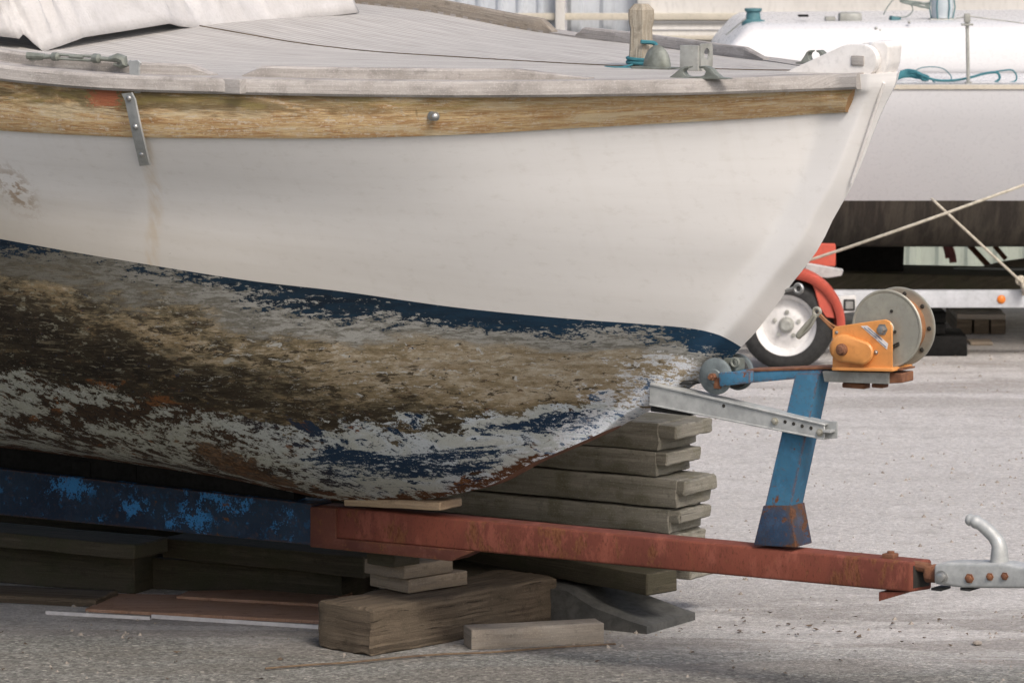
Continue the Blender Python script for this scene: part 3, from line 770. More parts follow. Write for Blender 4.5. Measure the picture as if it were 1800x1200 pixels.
# samson post
vb = -.02; pb = PV(1127, 104, vb); pb = W(UVZ(pb)[0], vb, deck_z(UVZ(pb)[0], vb) - .004)
mb = MB(); rows, uv = [], []
for h, a_ in ((0, .0245), (.03, .0238), (.06, .0228), (.097, .0215), (.107, .0243), (.126, .0258), (.140, .0250), (.154, .014)):
    ring = []; c_ = a_ * .30
    for k, (p_, q_) in enumerate(((a_, -a_ + c_), (a_, a_ - c_), (a_ - c_, a_), (-a_ + c_, a_), (-a_, a_ - c_), (-a_, -a_ + c_), (-a_ + c_, -a_), (a_ - c_, -a_))):
        ring.append(pb + EZ * h + EU * p_ + EV * q_ + V3((mn.noise(V3((k, h * 30, 1))), mn.noise(V3((k, h * 30, 5))), 0)) * .0015)
    rows.append(ring); uv.append([(h, k * .026) for k in range(8)])
g = mb.grid(rows, uv, True, True); mb.face(g[-1]); mb.build('samson_post', M['post_wood'], boat, autosmooth=25)
# bronze half shell fairlead beside the post
pu = UVZ(PV(1152, 113, .05)); cc = W(pu[0], .05, deck_z(pu[0], .05))
mb = MB()
rows = []
for i in range(9):
    t = i / 8 * math.pi / 2; rows.append([cc + EU * (.038 * math.cos(a) * math.cos(t) * 1.0) + EV * (.022 * math.sin(t) - .01) + EZ * (.056 * math.sin(a) * math.cos(t)) for a in [math.pi * k / 14 for k in range(15)]])
mb.grid(rows); mb.box(cc + EZ * .002, EU, EV, EZ, .105, .05, .005, .001); mb.build('shell_fairlead', M['bronze'], boat)
# U bracket
pu = UVZ(PV(1212, 110, .08)); cc = W(pu[0], .08, deck_z(pu[0], .08))
mb = MB()
mb.box(cc + EZ * .030, EU, EV, EZ, .050, .006, .060, .0015)
for sx in (.025,):
    q = cc + EU * sx - EV * .03
    ring_o = [(-.028, 0), (.028, 0), (.028, .064), (-.028, .064)]
    outer = [V3((0, 0, 0))]
    # plate with a round hole, seen edge on
    n = 20; rows = []
    for k in range(n + 1):
        a = 2 * math.pi * k / n; ci, si = math.cos(a), math.sin(a)
        m_ = max(abs(ci) / .028, abs(si) / .032); ox, oz = ci / m_, si / m_
        rows.append([q + EV * ox + EZ * (.032 + oz) , q + EV * (ci * .013) + EZ * (.040 + si * .013), q + EU * .005 + EV * (ci * .013) + EZ * (.040 + si * .013), q + EU * .005 + EV * ox + EZ * (.032 + oz), q + EV * ox + EZ * (.032 + oz)])
    mb.grid(rows)
mb.box(cc - EV * .03 + EZ * .003, EU, EV, EZ, .050, .052, .005, .001)
mb.build('mooring_bracket', M['galv_dirty'], boat)
# open chock on the cap rail
def chock(px0, px1, y0, y1, v, name, mat):
    mb = MB(); w = px1 - px0; h = y1 - y0
    prof = [(0, 1), (0, .93), (.14, .86), (.22, .55), (.30, .18), (.36, .05), (.42, .02), (.42, .14), (.36, .22), (.335, .42), (.36, .68), (.42, .80), (.58, .80), (.65, .68), (.675, .42), (.64, .22), (.58, .16), (.57, .03), (.66, .03), (.74, .22), (.80, .58), (.86, .84), (1, .92), (1, 1)]
    mb.prism([PV(px0 + a * w, y0 + b * h, v) for a, b in prof], EV * -.022, .002, 2)
    return mb.build(name, mat, boat)
uq = u_at(1220, .03); chock(1159, 1280, 116, 140, rail_pt(uq)[0] - .012, 'open_chock', M['bronze'])
uq = u_at(1428, .02, -1); bq, zq = rail_pt(uq)
chock(1398, 1462, 88, 112, -bq + .02, 'open_chock', M['bronze'])

# chain plate: strap bent over the rail and down the side
def side_v(px, py):                     # v of the hull surface seen at a pixel
    best = None
    for c in secs[60:]:
        for p in c[:iB + 1]:
            x, y = proj(W(*p)); d = (x - px) ** 2 + (y - py) ** 2
            if best is None or d < best[0]: best = (d, p.y)
    return best[1]
cl = [(222, 164), (228, 176), (238, 223), (247, 262), (254, 291)]
mb = MB(); L_, R_ = [], []
def cvat(y):
    x = interp(cl, 0) if False else interp([(q[1], q[0]) for q in cl], y)
    base = sum(side_v(x + d_, y + d_) for d_ in (-6, -2, 2, 6)) / 4
    return base + (.032 if y < 240 else lerp(.032, .013, (y - 240) / 51))
for x, y in cl:
    L_.append(PV(x - 8.5, y + 1, cvat(y))); R_.append(PV(x + 8.5, y - 1, cvat(y)))
bk = [p - EV * .006 for p in L_], [p - EV * .006 for p in R_]
rows = [[L_[i], R_[i], bk[1][i], bk[0][i]] for i in range(len(cl))]
g = mb.grid(rows, None, False, True); mb.face(g[0][::-1]); mb.face(g[-1])
# upper tang above the rail
t0 = side_v(222, 164) + .026
t_ = [PV(x, y, t0) for x, y in ((213, 166), (213, 118), (209, 112), (214, 108), (228, 107), (233, 112), (230, 118), (231, 165))]
mb.prism([p - EV * .03 for p in t_], EV * -.006, .001, 1)
cp = mb.build('chain_plate', M['galv'], boat)
for x, y in ((227, 173), (238, 223), (249, 271)):
    mb = MB(); dome(mb, PV(x, y, cvat(y)), EV, .0075, .006); mb.build('bolt_head', M['steel'], cp)
# rigging screw lying on the toe rail
vt = side_v(222, 164) - .02
def tv(x): return rail_pt(u_at(x, .0))[0] - .012
def tb(pts, r, n=10, radii=None, sub=1): return [PV(x, y, tv(x)) for x, y in pts]
mb = MB()
mb.tube(tb([(48, 98), (78, 99)], 0), .010, 10, radii=[.009, .006]); mb.tube(tb([(52, 104), (75, 103)], 0), .004, 8)
mb.tube(tb([(76, 100), (98, 100)], 0), .0055, 10)
mb.tube(tb([(96, 96), (170, 100)], 0), .0035, 8); mb.tube(tb([(96, 103), (170, 107)], 0), .0035, 8)
mb.lathe(PV(98, 100, tv(98)), EU, [(-.012, .005), (-.008, .010), (.006, .010), (.01, .005)], 12); mb.lathe(PV(170, 103, tv(170)), EU, [(-.012, .005), (-.008, .011), (.006, .011), (.01, .005)], 12)
mb.tube(tb([(122, 99), (146, 101)], 0), .0045, 8)
mb.tube(tb([(168, 103), (196, 105)], 0), .0055, 10); mb.tube(tb([(192, 104), (206, 102), (216, 106), (218, 113), (210, 117)], 0), .008, 10, radii=[.006, .011, .013, .012, .007])
mb.tube(tb([(200, 113), (212, 117), (224, 114), (231, 108)], 0), .004, 8)
mb.build('rigging_screw', M['bronze'], boat)
# bolt in the strake
mb = MB(); q = PV(765, 205, side_v(765, 205) + .016); dome(mb, q, EV, .011, .012); mb.lathe(q - EU * .008 + EZ * .001, EV, [(-.004, .011), (.004, .011), (.005, .004)], 12); mb.build('strake_bolt', M['steel'], boat)
# low cabin trunk under the cover
mb = MB(); zc = deck_z(-.9, 0)
mb.prism([W(-1.2, .62, zc), W(-1.2, -.62, zc), W(-2.6, -.72, zc), W(-2.6, .72, zc)], EZ * .34, .04, 3); mb.build('cabin_trunk', M['white_gloss'], boat)

# ------------------------------------------------------------------ canvas cover over the cabin
lowedge = [(-60, 60, .92), (0, 64, .90), (34, 68, .88), (42, 60, .86), (76, 91, .84), (112, 79, .76), (150, 65, .66), (215, 55, .46), (300, 41, .20), (318, 46, .12), (360, 52, -.02), (402, 57, -.14), (440, 53, -.24), (478, 49, -.36), (500, 40, -.42), (560, 30, -.58), (600, 26, -.68), (632, 22, -.78)]
mb = MB()
LE = [PV(x, y, v) for x, y, v in lowedge]
dense = []
for i in range(len(LE) - 1):
    for k in range(7): dense.append(LE[i].lerp(LE[i + 1], k / 7))
dense.append(LE[-1])
rows, uv = [], []
for j in range(26):
    t = j / 25; row = []
    for i, p in enumerate(dense):
        u, v, z = UVZ(p)
        base = V3(p)
        q = base - EU * (.30 * t ** .9) + EZ * (.42 * t ** .85)
        fold = mn.noise(V3((i * .11, t * .8, 2))) * .05 * smoothstep(0, .3, t) + abs(mn.noise(V3((i * .23 + t * .6, t * 1.2, 7)))) * .03 * smoothstep(0, .15, t)
        q += EU * fold - EV * fold * .0
        # gathered folds running up from the tied corner
        q += EU * (mn.noise(V3((i * .5, t * 3.0, 11))) * .012 + mn.noise(V3((i * 1.1 + t * 5, t * 7.0, 15))) * .006) * smoothstep(0, .2, t)
        d = i - 35
        q += EU * (.018 * math.exp(-(d / 3.2) ** 2) * math.sin(d * 1.2) * smoothstep(0, .2, t))
        row.append(q)
    rows.append(row); uv.append([(i * .02, t) for i in range(len(dense))])
for j in range(1, 15):                    # on over the cabin trunk towards the stern
    rows.append([q - EU * (.13 * j) + EZ * (-.035 * smoothstep(0, 8, j) + mn.noise(V3((i * .09, j * .5, 21))) * .02) for i, q in enumerate(rows[25])]); uv.append([(i * .02, 1 + j * .1) for i in range(len(dense))])
mb.grid(rows, uv)
cov = mb.build('canvas_cover', M['canvas'], None, loc=LE[8], autosmooth=60)
sm = cov.modifiers.new('thick', 'SOLIDIFY'); sm.thickness = .004
tag(cov, 'torn white canvas cover with frayed hem draped over the aft deck', 'boat cover')

# teal lashing round the samson post
mb = MB(); path = []
for i in range(60):
    a = i / 59 * 2 * math.pi * 2.6; path.append(pb + EZ * (.010 + .003 * math.sin(a * .5) + i * .0002) + EU * (.033 * math.cos(a)) + EV * (.033 * math.sin(a)))
mb.tube(path, .0045, 7)
mb.tube(catmull([pb + EV * .04 + EZ * .01, pb + EV * .06 - EU * .02 + EZ * .004, pb + EV * .05 - EU * .07 + EZ * .003, pb + EV * .08 - EU * .03 + EZ * .003, pb + EV * .075 + EU * .02 + EZ * .003], 8), .0028, 7)
mb.tube(catmull([pb + EU * .045 + EV * .01 + EZ * .012, pb + EU * .05 + EV * .02 + EZ * .04, pb + EU * .045 + EV * .01 + EZ * .06, pb + EU * .02 + EV * .035 + EZ * .065], 8), .005, 7)
tag(mb.build('rope', M['rope_teal'], None, loc=pb), 'thin teal rope lashed round the foot of the wooden mooring post', 'rope')

# ================================================================== TRAILER of the near boat
tr = thing('boat_trailer', W(.2, 0, .23), 'old trailer with navy beam, rusty red drawbar and blue winch post under the near boat', 'trailer')
hb = .036
def pb_(x, y, v=hb): return PV(x, y, v)
mb = MB()
near = [pb_(558, 888), pb_(1600, 988), pb_(1600, 1041), pb_(558, 943)]
far = [p - EV * (2 * hb) for p in near]; far[1] = far[1] + EU * .02; far[2] = far[2] + EU * .02
v_n = [mb.bm.verts.new(p) for p in near]; v_f = [mb.bm.verts.new(p) for p in far]
mb.face(v_n); mb.face(v_f[::-1])
for k in range(4): mb.face((v_n[k], v_f[k], v_f[(k + 1) % 4], v_n[(k + 1) % 4]))
bmesh.ops.recalc_face_normals(mb.bm, faces=mb.bm.faces)
bmesh.ops.bevel(mb.bm, geom=list(mb.bm.edges), offset=.006, segments=3, profile=.5, affect='EDGES', clamp_overlap=True)
mb.prism([pb_(1545, 1040, .03), pb_(1600, 1040, .03), pb_(1545, 1056, .03)], EV * -.055)
drawbar = mb.build('drawbar', M['red_beam'], tr)
# dark panel painted as the shaded inside of the square tube
mb = MB(); q4 = (near[1], near[2], far[2], far[1]); cm_ = sum(q4, V3()) / 4; mb.prism([p.lerp(cm_, .26) + EU * .0008 for p in q4], EU * -.01); mb.build('painted_tube_mouth', M['dark'], drawbar)
# fittings on the end of the drawbar
mb = MB(); mb.box(W(*UVZ(PV(1565, 976, 0))), EU, EV, EZ, .03, .03, .012, .003); mb.tube([PV(1566, 975, 0), PV(1566, 968, 0)], .009, 8); mb.build('end_bolt', M['rust'], drawbar)
mb = MB(); mb.tube([PV(1606, 993, .01), PV(1634, 998, .01)], .012, 10); mb.build('tow_pin', M['rust'], drawbar)
# main blue beam with the sleeve below the drawbar
mb = MB()
nb_ = [pb_(-900, 722, .045), pb_(548, 885, .045), pb_(548, 958, .045), pb_(-900, 818, .045)]
mb.prism(nb_, EV * -.09, .005, 2); mb.build('main_beam', M['blue_beam'], tr)
mb = MB()
sl = [pb_(545, 890, .047), pb_(590, 893, .047), pb_(590, 946, .042), pb_(832, 969, .042), pb_(793, 986, .042), pb_(545, 961, .047)]
mb.prism(sl, EV * -.085, .003, 2); mb.build('sleeve', M['maroon'], tr)
# winch post
vn, vf = .031, -.031
mb = MB(); mb.prism([PV(1398, 655, vn), PV(1440, 655, vn), PV(1389, 893, vn), PV(1343, 893, vn)], EV * -.062, .004, 2); post = mb.build('winch_post', M['blue_post'], tr)
def taper(mb, top, bot, v_top, v_bot):
    pass
mb = MB()
tpn = [PV(1341, 888, .034), PV(1390, 888, .034)]; bt = [PV(1324, 958, .042), PV(1398, 962, .042)]
n_ = [tpn[0], tpn[1], bt[1], bt[0]]; f_ = [tpn[0] - EV * .068, tpn[1] - EV * .068, bt[1] - EV * .084, bt[0] - EV * .084]
va = [mb.bm.verts.new(p) for p in n_]; vb_ = [mb.bm.verts.new(p) for p in f_]
mb.face(va); mb.face(vb_[::-1])
for i in range(4): mb.face((va[i], vb_[i], vb_[(i + 1) % 4], va[(i + 1) % 4]))
bmesh.ops.bevel(mb.bm, geom=list(mb.bm.edges), offset=.003, segments=2, profile=.5, affect='EDGES')
mb.build('post_foot', M['foot'], tr)
# arm to the bow roller
mb = MB(); mb.prism([PV(1264, 655, .03), PV(1300, 652, .03), PV(1400, 649, .03), PV(1446, 650, .03), PV(1440, 660, .03), PV(1398, 666, .03), PV(1330, 672, .03), PV(1266, 679, .03)], EV * -.06, .003, 2)
arm = mb.build('winch_arm', M['blue_post'], tr)
mb = MB(); mb.prism([PV(1310, 650.2, .032), PV(1446, 645, .032), PV(1586, 648, .032), PV(1586, 651, .032), PV(1446, 649, .032), PV(1310, 653.5, .032)], EV * -.064, .0008, 1); mb.build('arm_top_plate', M['rust'], tr)
mb = MB(); mb.prism([PV(1263, 655, .066), PV(1318, 652, .066), PV(1318, 673, .066), PV(1265, 679, .066)], EV * -.020, .002, 2); mb.build('arm_clevis', M['blue_post'], tr)
# winch table
mb = MB(); mb.prism([PV(1445, 652, .036), PV(1562, 655, .036), PV(1562, 675, .036), PV(1449, 671, .036)], EV * -.07, .002, 2); mb.build('winch_table', M['galv_dirty'], tr)
mb = MB(); mb.prism([PV(1562.5, 655, .03), PV(1585, 656, .03), PV(1585, 673, .03), PV(1562.5, 674, .03)], EV * -.06, .002, 1); mb.box(PV(1505, 677, 0), EU, EV, EZ, .06, .03, .012, .003); mb.box(PV(1547, 677, 0), EU, EV, EZ, .03, .03, .010, .003); mb.build('table_end', M['rust'], tr)
# bow roller between two galvanised cheeks
rc = PV(1258, 661, .052)
for k, vv in enumerate((0, -.104)):
    mb = MB(); mb.lathe(rc + EV * vv, EV, [(-.004, .044), (.002, .044), (.005, .040), (.006, .018), (.009, .016), (.009, .0)], 36); mb.build('roller_cheek', M['disc'], tr)
mb = MB(); mb.lathe(rc - EV * .01, EV * -1, [(0, .038), (.03, .022), (.054, .022), (.084, .038)], 28); mb.build('bow_rest_roller', M['black_rubber'], tr)
mb = MB(); mb.tube([rc + EV * .006, rc + EV * .022], .009, 6); mb.tube([rc + EV * .01, rc + EV * .03], .005, 8); mb.box(PV(1262, 672, .056), EU, EV, EZ, .02, .01, .03, .003); mb.build('axle_nut', M['rust'], tr)
mb = MB(); mb.box(PV(1290, 640, .0), EU, EV, EZ, .035, .05, .030, .006); mb.torus(PV(1292, 637, .03), EV, .010, .0035); mb.build('shackle', M['bronze'], tr)
# galvanised side support: C channel bolted through the post
cA, cB, cC, cD_ = (1142, 674), (1449, 746), (1449, 773), (1141, 712)
mb = MB(); vch = .060
web = [PV(*cA, vch), PV(*cB, vch), PV(*cC, vch), PV(*cD_, vch)]
mb.prism(web, EV * -.005, .0008, 1)
up = [PV(cA[0], cA[1] - 1, vch + .004), PV(cB[0], cB[1] - 1, vch + .004), PV(cB[0], cB[1] + 2, vch + .004), PV(cA[0], cA[1] + 3, vch + .004)]
mb.prism(up, EV * -.045, .0008, 1)
dn = [PV(cD_[0], cD_[1] - 3, vch + .0), PV(cC[0], cC[1] - 3, vch), PV(cC[0], cC[1], vch), PV(cD_[0], cD_[1], vch)]
mb.prism([p + EV * .002 for p in dn], EV * -.04, .0008, 1)
chn = mb.build('support_channel', M['galv'], tr)
mb = MB(); mb.prism([PV(1446, 740, .045), PV(1471, 741, .045), PV(1471, 770, .045), PV(1446, 772, .045)], EV * -.005, .001, 1); mb.box(PV(1458, 757, .055), EU, EV, EZ, .02, .03, .006, .001); mb.build('channel_bracket', M['galv'], tr)
for x, y in ((1362, 740), (1441, 760)):
    mb = MB(); bolt(mb, PV(x, y, vch + .001), EV, .0065); mb.build('channel_bolt', M['zinc'], chn)
for x, y in ((1380, 741), (1395, 744.5), (1410, 748.5), (1425.5, 752), (1272, 713)):
    mb = MB(); mb.lathe(PV(x, y, vch + .0006), EV, [(0, .0045), (.0006, .004), (.0007, 0)], 14); mb.build('bolt_hole', M['dark'], chn)
for (y0, y1, xe, n) in ((661, 674, 1216, 0), (714, 731, 1214, 1)):
    mb = MB(); mb.prism([PV(1143, y0, .035), PV(xe, y0 + 10, .035), PV(xe, y1 + 3 if n == 0 else y1, .035), PV(1143, y1 - 8 if n else y1, .035)], EV * -.07, .002, 1); mb.build('keel_pad', M['black_rubber'], tr)
# coupling head
mb = MB(); vc = .030
body = [PV(1641, 992, vc), (PV(1665, 988, vc)), PV(1768, 990, vc), PV(1800, 997, vc), PV(1850, 1003, vc), PV(1880, 1012, vc), PV(1880, 1032, vc), PV(1790, 1034, vc), PV(1690, 1033, vc), PV(1641, 1026, vc)]
mb.prism(body, EV * -.06, .009, 4); coup = mb.build('coupling_head', M['galv'], tr)
mb = MB(); mb.tube([PV(1630, 1008, 0), PV(1650, 1009, 0)], .020, 14); mb.box(PV(1638, 1004, 0), EU, EV, EZ, .016, .05, .03, .004); mb.build('coupling_shaft', M['rust'], tr)
mb = MB(); hp = [(1700, 912), (1712, 915), (1725, 922), (1738, 933), (1749, 945), (1756, 958), (1757, 975), (1756, 998)]
mb.tube(catmull([PV(x, y, 0) for x, y in hp], 5), .016, 14, radii=[.011, .0135, .0145, .0135, .0130, .0150, .0160, .0160, .0150, .0145, .0150, .0155, .0155, .0155, .016, .016, .016, .016, .016, .016, .0165, .017, .017, .0175, .018, .018, .019, .019, .020, .020, .021, .021, .022, .022, .022, .022][:36])
mb.build('coupling_handle', M['galv'], coup)
mb = MB(); bolt(mb, PV(1655, 1014, vc + .001), EV, .011, .012, 12); mb.build('coupling_bolt', M['steel'], coup)
for x, y, r_ in ((1704, 1016, .008), (1740, 1013, .0065), (1766, 1012, .0065)):
    mb = MB(); bolt(mb, PV(x, y, vc + .001), EV, r_, .006, 6); mb.build('coupling_rivet', M['rust'], coup)
for x in (1654, 1705):
    mb = MB(); mb.box(PV(x, 1033, .0), EU, EV, EZ, .026, .05, .006, .001); mb.build('coupling_clip', M['black_rubber'], coup)
# small galvanised keel support plate seen between keel and beam
mb = MB(); mb.prism([PV(38, 789, .02), PV(152, 801, .02), PV(152, 806, .02), PV(38, 794, .02)], EV * -.08, .001, 1); mb.build('keel_support_plate', M['galv'], tr)
for x, y in ((155, 823), (235, 826)):
    mb = MB(); mb.box(PV(x, y, .0) + EZ * .000, EU, EV, EZ, .06, .06, .045, .004); mb.build('keel_bracket', M['keel_black'], tr)

# winch (a part of the trailer)
mb = MB(); vw = .045
plate = [(1463, 646), (1463, 580), (1468, 574), (1540, 563.5), (1556, 561.5), (1564, 565), (1568, 574), (1568, 647)]
mb.prism([PV(x, y, vw) for x, y in plate], EV * -.005, .0012, 1)
mb.prism([PV(1462, 645, vw + .012), PV(1569, 647, vw + .012), PV(1569, 653, vw + .012), PV(1462, 651, vw + .012)], EV * -.100, .002, 2)
mb.prism([PV(1552, 590, -.045), PV(1560, 588, -.045), PV(1569, 594, -.045), PV(1569, 650, -.045), PV(1500, 649, -.045)], EV * -.005, .001, 1)
win = mb.build('winch', M['orange'], tr)
# gear cover
mb = MB()
def hullpts(r):
    c1, c2, c3 = (1483, 612), (1514, 620), (1497, 622); pts = []
    for a in range(100, 281, 18): pts.append((c1[0] + r * 1.0 * math.cos(R(a)), c1[1] + r * math.sin(R(a))))
    for a in range(300, 451, 18): pts.append((c2[0] + r * .88 * math.cos(R(a)), c2[1] + r * .88 * math.sin(R(a))))
    return pts
rows = [[PV(x, y, v) for x, y in hullpts(r)] for r, v in ((25, vw), (25, vw + .012), (23.5, vw + .017), (20, vw + .020), (8, vw + .0205))]
g = mb.grid(rows, None, True, True); mb.face(g[-1]); mb.build('gear_cover', M['orange'], win)
mb = MB(); mb.lathe(PV(1481, 614, vw + .020), EV, [(0, .014), (.008, .014), (.010, .011), (.012, .011), (.016, .009), (.018, 0)], 20); mb.build('drive_shaft', M['rust'], win)
for x, y, r_, h_ in ((1551, 579, .0095, .012), (1540, 619, .004, .003), (1471, 584, .003, .002)):
    mb = MB(); bolt(mb, PV(x, y, vw), EV, r_, h_, 6); mb.build('winch_bolt', M['steel'], win)
mb = MB(); mb.prism([PV(x, y, vw + .0010) for x, y in ((1513, 573), (1524, 572), (1561, 604), (1559, 614))], EV * -.0008); lab = mb.build('sticker', M['white_plastic'], win)
mb = MB()
for (x0, y0, x1, y1) in ((1519, 575.5, 1541, 594), (1526, 576, 1550, 597), (1543, 590, 1551, 597), (1544, 598, 1558, 610)):
    a, b_ = PV(x0, y0, vw + .0013), PV(x1, y1, vw + .0013); mb.tube([a, b_], .0007, 5)
mb.build('print_lines', M['ink'], lab)
# drum
dc = PV(1559, 578, .024)
mb = MB(); mb.lathe(dc, EV, [(-.005, .088), (-.004, .0905), (0, .0925), (.003, .0905), (.003, .087), (.0015, .085), (.002, .02), (.004, .018), (.004, 0)], 64); mb.build('drum_flange', M['zinc'], win)
mb = MB(); mb.lathe(dc - EV * .064, EV, [(-.003, .0925), (.003, .0935), (.004, .09), (.003, .086), (.002, .03), (.002, 0)], 64)
mb.build('drum_flange', M['zinc'], win)
mb = MB(); mb.lathe(dc - EV * .062, EV, [(0, .070), (.02, .072), (.04, .070), (.058, .071)], 40); mb.build('wound_strap', M['strap'], win)
for a in range(0, 360, 40):
    mb = MB(); mb.lathe(dc - EV * .0605 + (EU * math.cos(R(a)) + EZ * math.sin(R(a))) * .079, EV, [(0, .0055), (.002, .005), (.003, .003)], 10); mb.build('flange_hole', M['dark'], win)
for dx, dy in ((8, -31), (14, 5)):
    mb = MB(); mb.lathe(PV(1559 + dx, 578 + dy, .0275), EV, [(-.001, .004), (.0004, .004), (.0005, 0)], 10); mb.build('flange_hole', M['dark'], win)
mb = MB(); mb.tube([PV(1570, 607, .0275), PV(1580, 602, .0275), PV(1580, 606, .0275), PV(1571, 611, .0275)], .0022, 6)
mb.build('strap_slot', M['dark'], win)
# winch wire with snap hook
mb = MB()
for dy in (0, 7): mb.tube(catmull([PV(1439, 549 + dy * .6, .02), PV(1452, 563 + dy * .5, .02), PV(1468, 574 + dy, .0), PV(1500, 585 + dy, -.05)], 6), .0032, 7)
mb.build('winch_wire', M['strap'], win)
mb = MB(); mb.torus(PV(1436, 548, .02), EV, .009, .0042, 20, 8)
mb.tube(catmull([PV(1432, 554, .02), PV(1420, 570, .02), PV(1410, 582, .02), PV(1402, 593, .02)], 5), .006, 10, radii=[.006] * 5 + [.0075] * 6 + [.008] * 4 + [.006])
mb.tube(catmull([PV(1434, 556, .026), PV(1426, 572, .028), PV(1416, 584, .026), PV(1404, 594, .022)], 5), .0032, 8)
mb.build('snap_hook', M['zinc'], win)

# ================================================================== cribbing and loose timber
mb = MB(); A = G(654, 1154); dirL = V3((math.cos(R(46.8)), math.sin(R(46.8)), 0)); dirW = V3((-dirL.y, dirL.x, 0))
mb.beam(A, dirL, .68, .193, .121, .010, .0045, 12, .014, 3, .006, ay=dirW)
tag(mb.build('timber_baulk', M['old_wood'], None, loc=A), 'thick cracked brown timber baulk lying on the tarmac under the trailer sleeve', 'timber')
B1p = G(719, 1044, .121); d2 = V3((math.cos(R(42)), math.sin(R(42)), 0)); w2 = V3((-d2.y, d2.x, 0))
mb = MB(); mb.beam(B1p + EZ * .002, d2, .20, .155, .037, .004, .002, 9, .02, 5, .002, ay=w2)
tag(mb.build('wood_block', M['block_wood'], None, loc=B1p), 'lower of two flat wood blocks on the thick timber baulk', 'wood block', 'wood blocks under the trailer')
B2p = G(711, 1020, .160); d3 = V3((math.cos(R(45)), math.sin(R(45)), 0)); w3 = V3((-d3.y, d3.x, 0))
mb = MB(); mb.beam(B2p + EZ * .0015, d3, .17, .15, .037, .004, .002, 9, .02, 6, .002, ay=w3)
tag(mb.build('wood_block', M['block_wood'], None, loc=B2p), 'upper of two flat wood blocks, nearest below the trailer sleeve', 'wood block', 'wood blocks under the trailer')
# shim under the sleeve
mb = MB(); sp_ = W(UVZ(B2p)[0] + .0, -.03, .199); mb.beam(sp_, d3, .09, .10, .034, .003, .001, 9, .02, 8, ay=w3)
tag(mb.build('wood_block', M['dark_wood'], None, loc=sp_), 'small dark wedge squeezed between the wood blocks and the trailer beam', 'wood block', 'wood blocks under the trailer')
# pad between keel and drawbar
mb = MB(); pz = UVZ(pb_(700, 900))[2]
p0 = PV(604, 888, .05); mb.beam(p0 - EZ * .001, (PV(774, 897, .05) - p0).normalized(), (PV(774, 897, .05) - p0).length, .10, .022, .005, .0018, 9, .02, 9, ay=EV * -1)
tag(mb.build('wood_pad', M['shim'], None, loc=p0), 'thin tan wooden pad between keel and red drawbar', 'wood pad')
# batten on the ground
a, b_ = G(829, 1142), G(1062, 1130); dl = (b_ - a).normalized(); dw = V3((-dl.y, dl.x, 0))
mb = MB(); mb.beam(a, dl, (b_ - a).length, .075, .052, .003, .0012, 9, .025, 11, ay=dw)
tag(mb.build('timber_offcut', M['grey_wood'], None, loc=a), 'short square grey timber offcut lying in front of the thick baulk', 'timber')

# stack of sleepers behind the drawbar
SC = UVZ(G(1165, 1107))
def sleeper(u_end, v0, z0, L, wd, th, seed, label, lap=.03, name='sleeper', rot=0.0, mat='slab', group='sleepers stacked under the bow'):
    """lap-ended sleeper: upper half reaches further than the lower half"""
    ax = (EU * -math.cos(rot) + EV * math.sin(rot)).normalized(); ay = V3((ax.y, -ax.x, 0))
    if ay.dot(EV) > 0: ay = -ay
    p = W(u_end, v0, z0)
    mb = MB()
    mb.beam(p, ax, L, wd, th + .002, .004, .0025, 9, .022, seed, .006, ay=ay)
    mb.beam(p - ax * lap + ay * .002 + EZ * (th * .47 - .0006), ax, lap + .05, wd - .004, th * .53, .006, .0025, 9, .018, seed + .3, .005, ay=ay)
    return tag(mb.build(name, M[mat], None, loc=p), label, 'sleeper', group)
def uend(px, py, v): return UVZ(PV(px, py, v))[0]
vS = SC[1]
zrow = lambda py: UVZ(PV(1180, py, vS))[2]
rows_ = [(1158, 795, 746, 'topmost of the mossy grey lap-ended sleepers stacked behind the drawbar', .05, .19),
         (1152, 841, 796, 'second sleeper from the top of the stack, its end set back', .035, .175),
         (1190, 893, 843, 'third sleeper down, sticking out furthest to the right of the stack', .022, .17),
         (1176, 939, 896, 'fourth sleeper down, its mossy end just above the drawbar', .03, .165)]
for i, (px, yb, yt, lab_, lap, wd) in enumerate(rows_):
    zb, zt = zrow(yb), zrow(yt); sleeper(uend(px, (yb + yt) / 2, vS), vS, zb + .001, 1.0, wd, zt - zb - .003, 21 + i, lab_, lap)
zb = zrow(986); zt = zrow(940); sleeper(uend(1172, 960, vS), vS, zb, 1.0, .17, zt - zb - .002, 26, 'fifth sleeper down, almost hidden behind the red drawbar', .02)
# two darker planks below the drawbar
zb = zrow(1048)
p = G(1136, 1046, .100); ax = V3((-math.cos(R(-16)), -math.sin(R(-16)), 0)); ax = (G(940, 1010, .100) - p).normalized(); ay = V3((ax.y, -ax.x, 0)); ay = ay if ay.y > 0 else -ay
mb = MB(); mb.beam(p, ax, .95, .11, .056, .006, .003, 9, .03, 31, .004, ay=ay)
tag(mb.build('plank', M['dark_wood'], None, loc=p), 'dark plank sloping out below the drawbar, nearer of the two', 'plank', 'planks under the sleeper stack')
p = G(1214, 1019, .105); mb = MB(); mb.beam(p, -EU, 1.0, .16, .05, .006, .003, 9, .03, 33, .004, ay=-EV)
tag(mb.build('plank', M['slab'], None, loc=p), 'grey plank behind the dark one, its end poking out right under the stack', 'plank', 'planks under the sleeper stack')
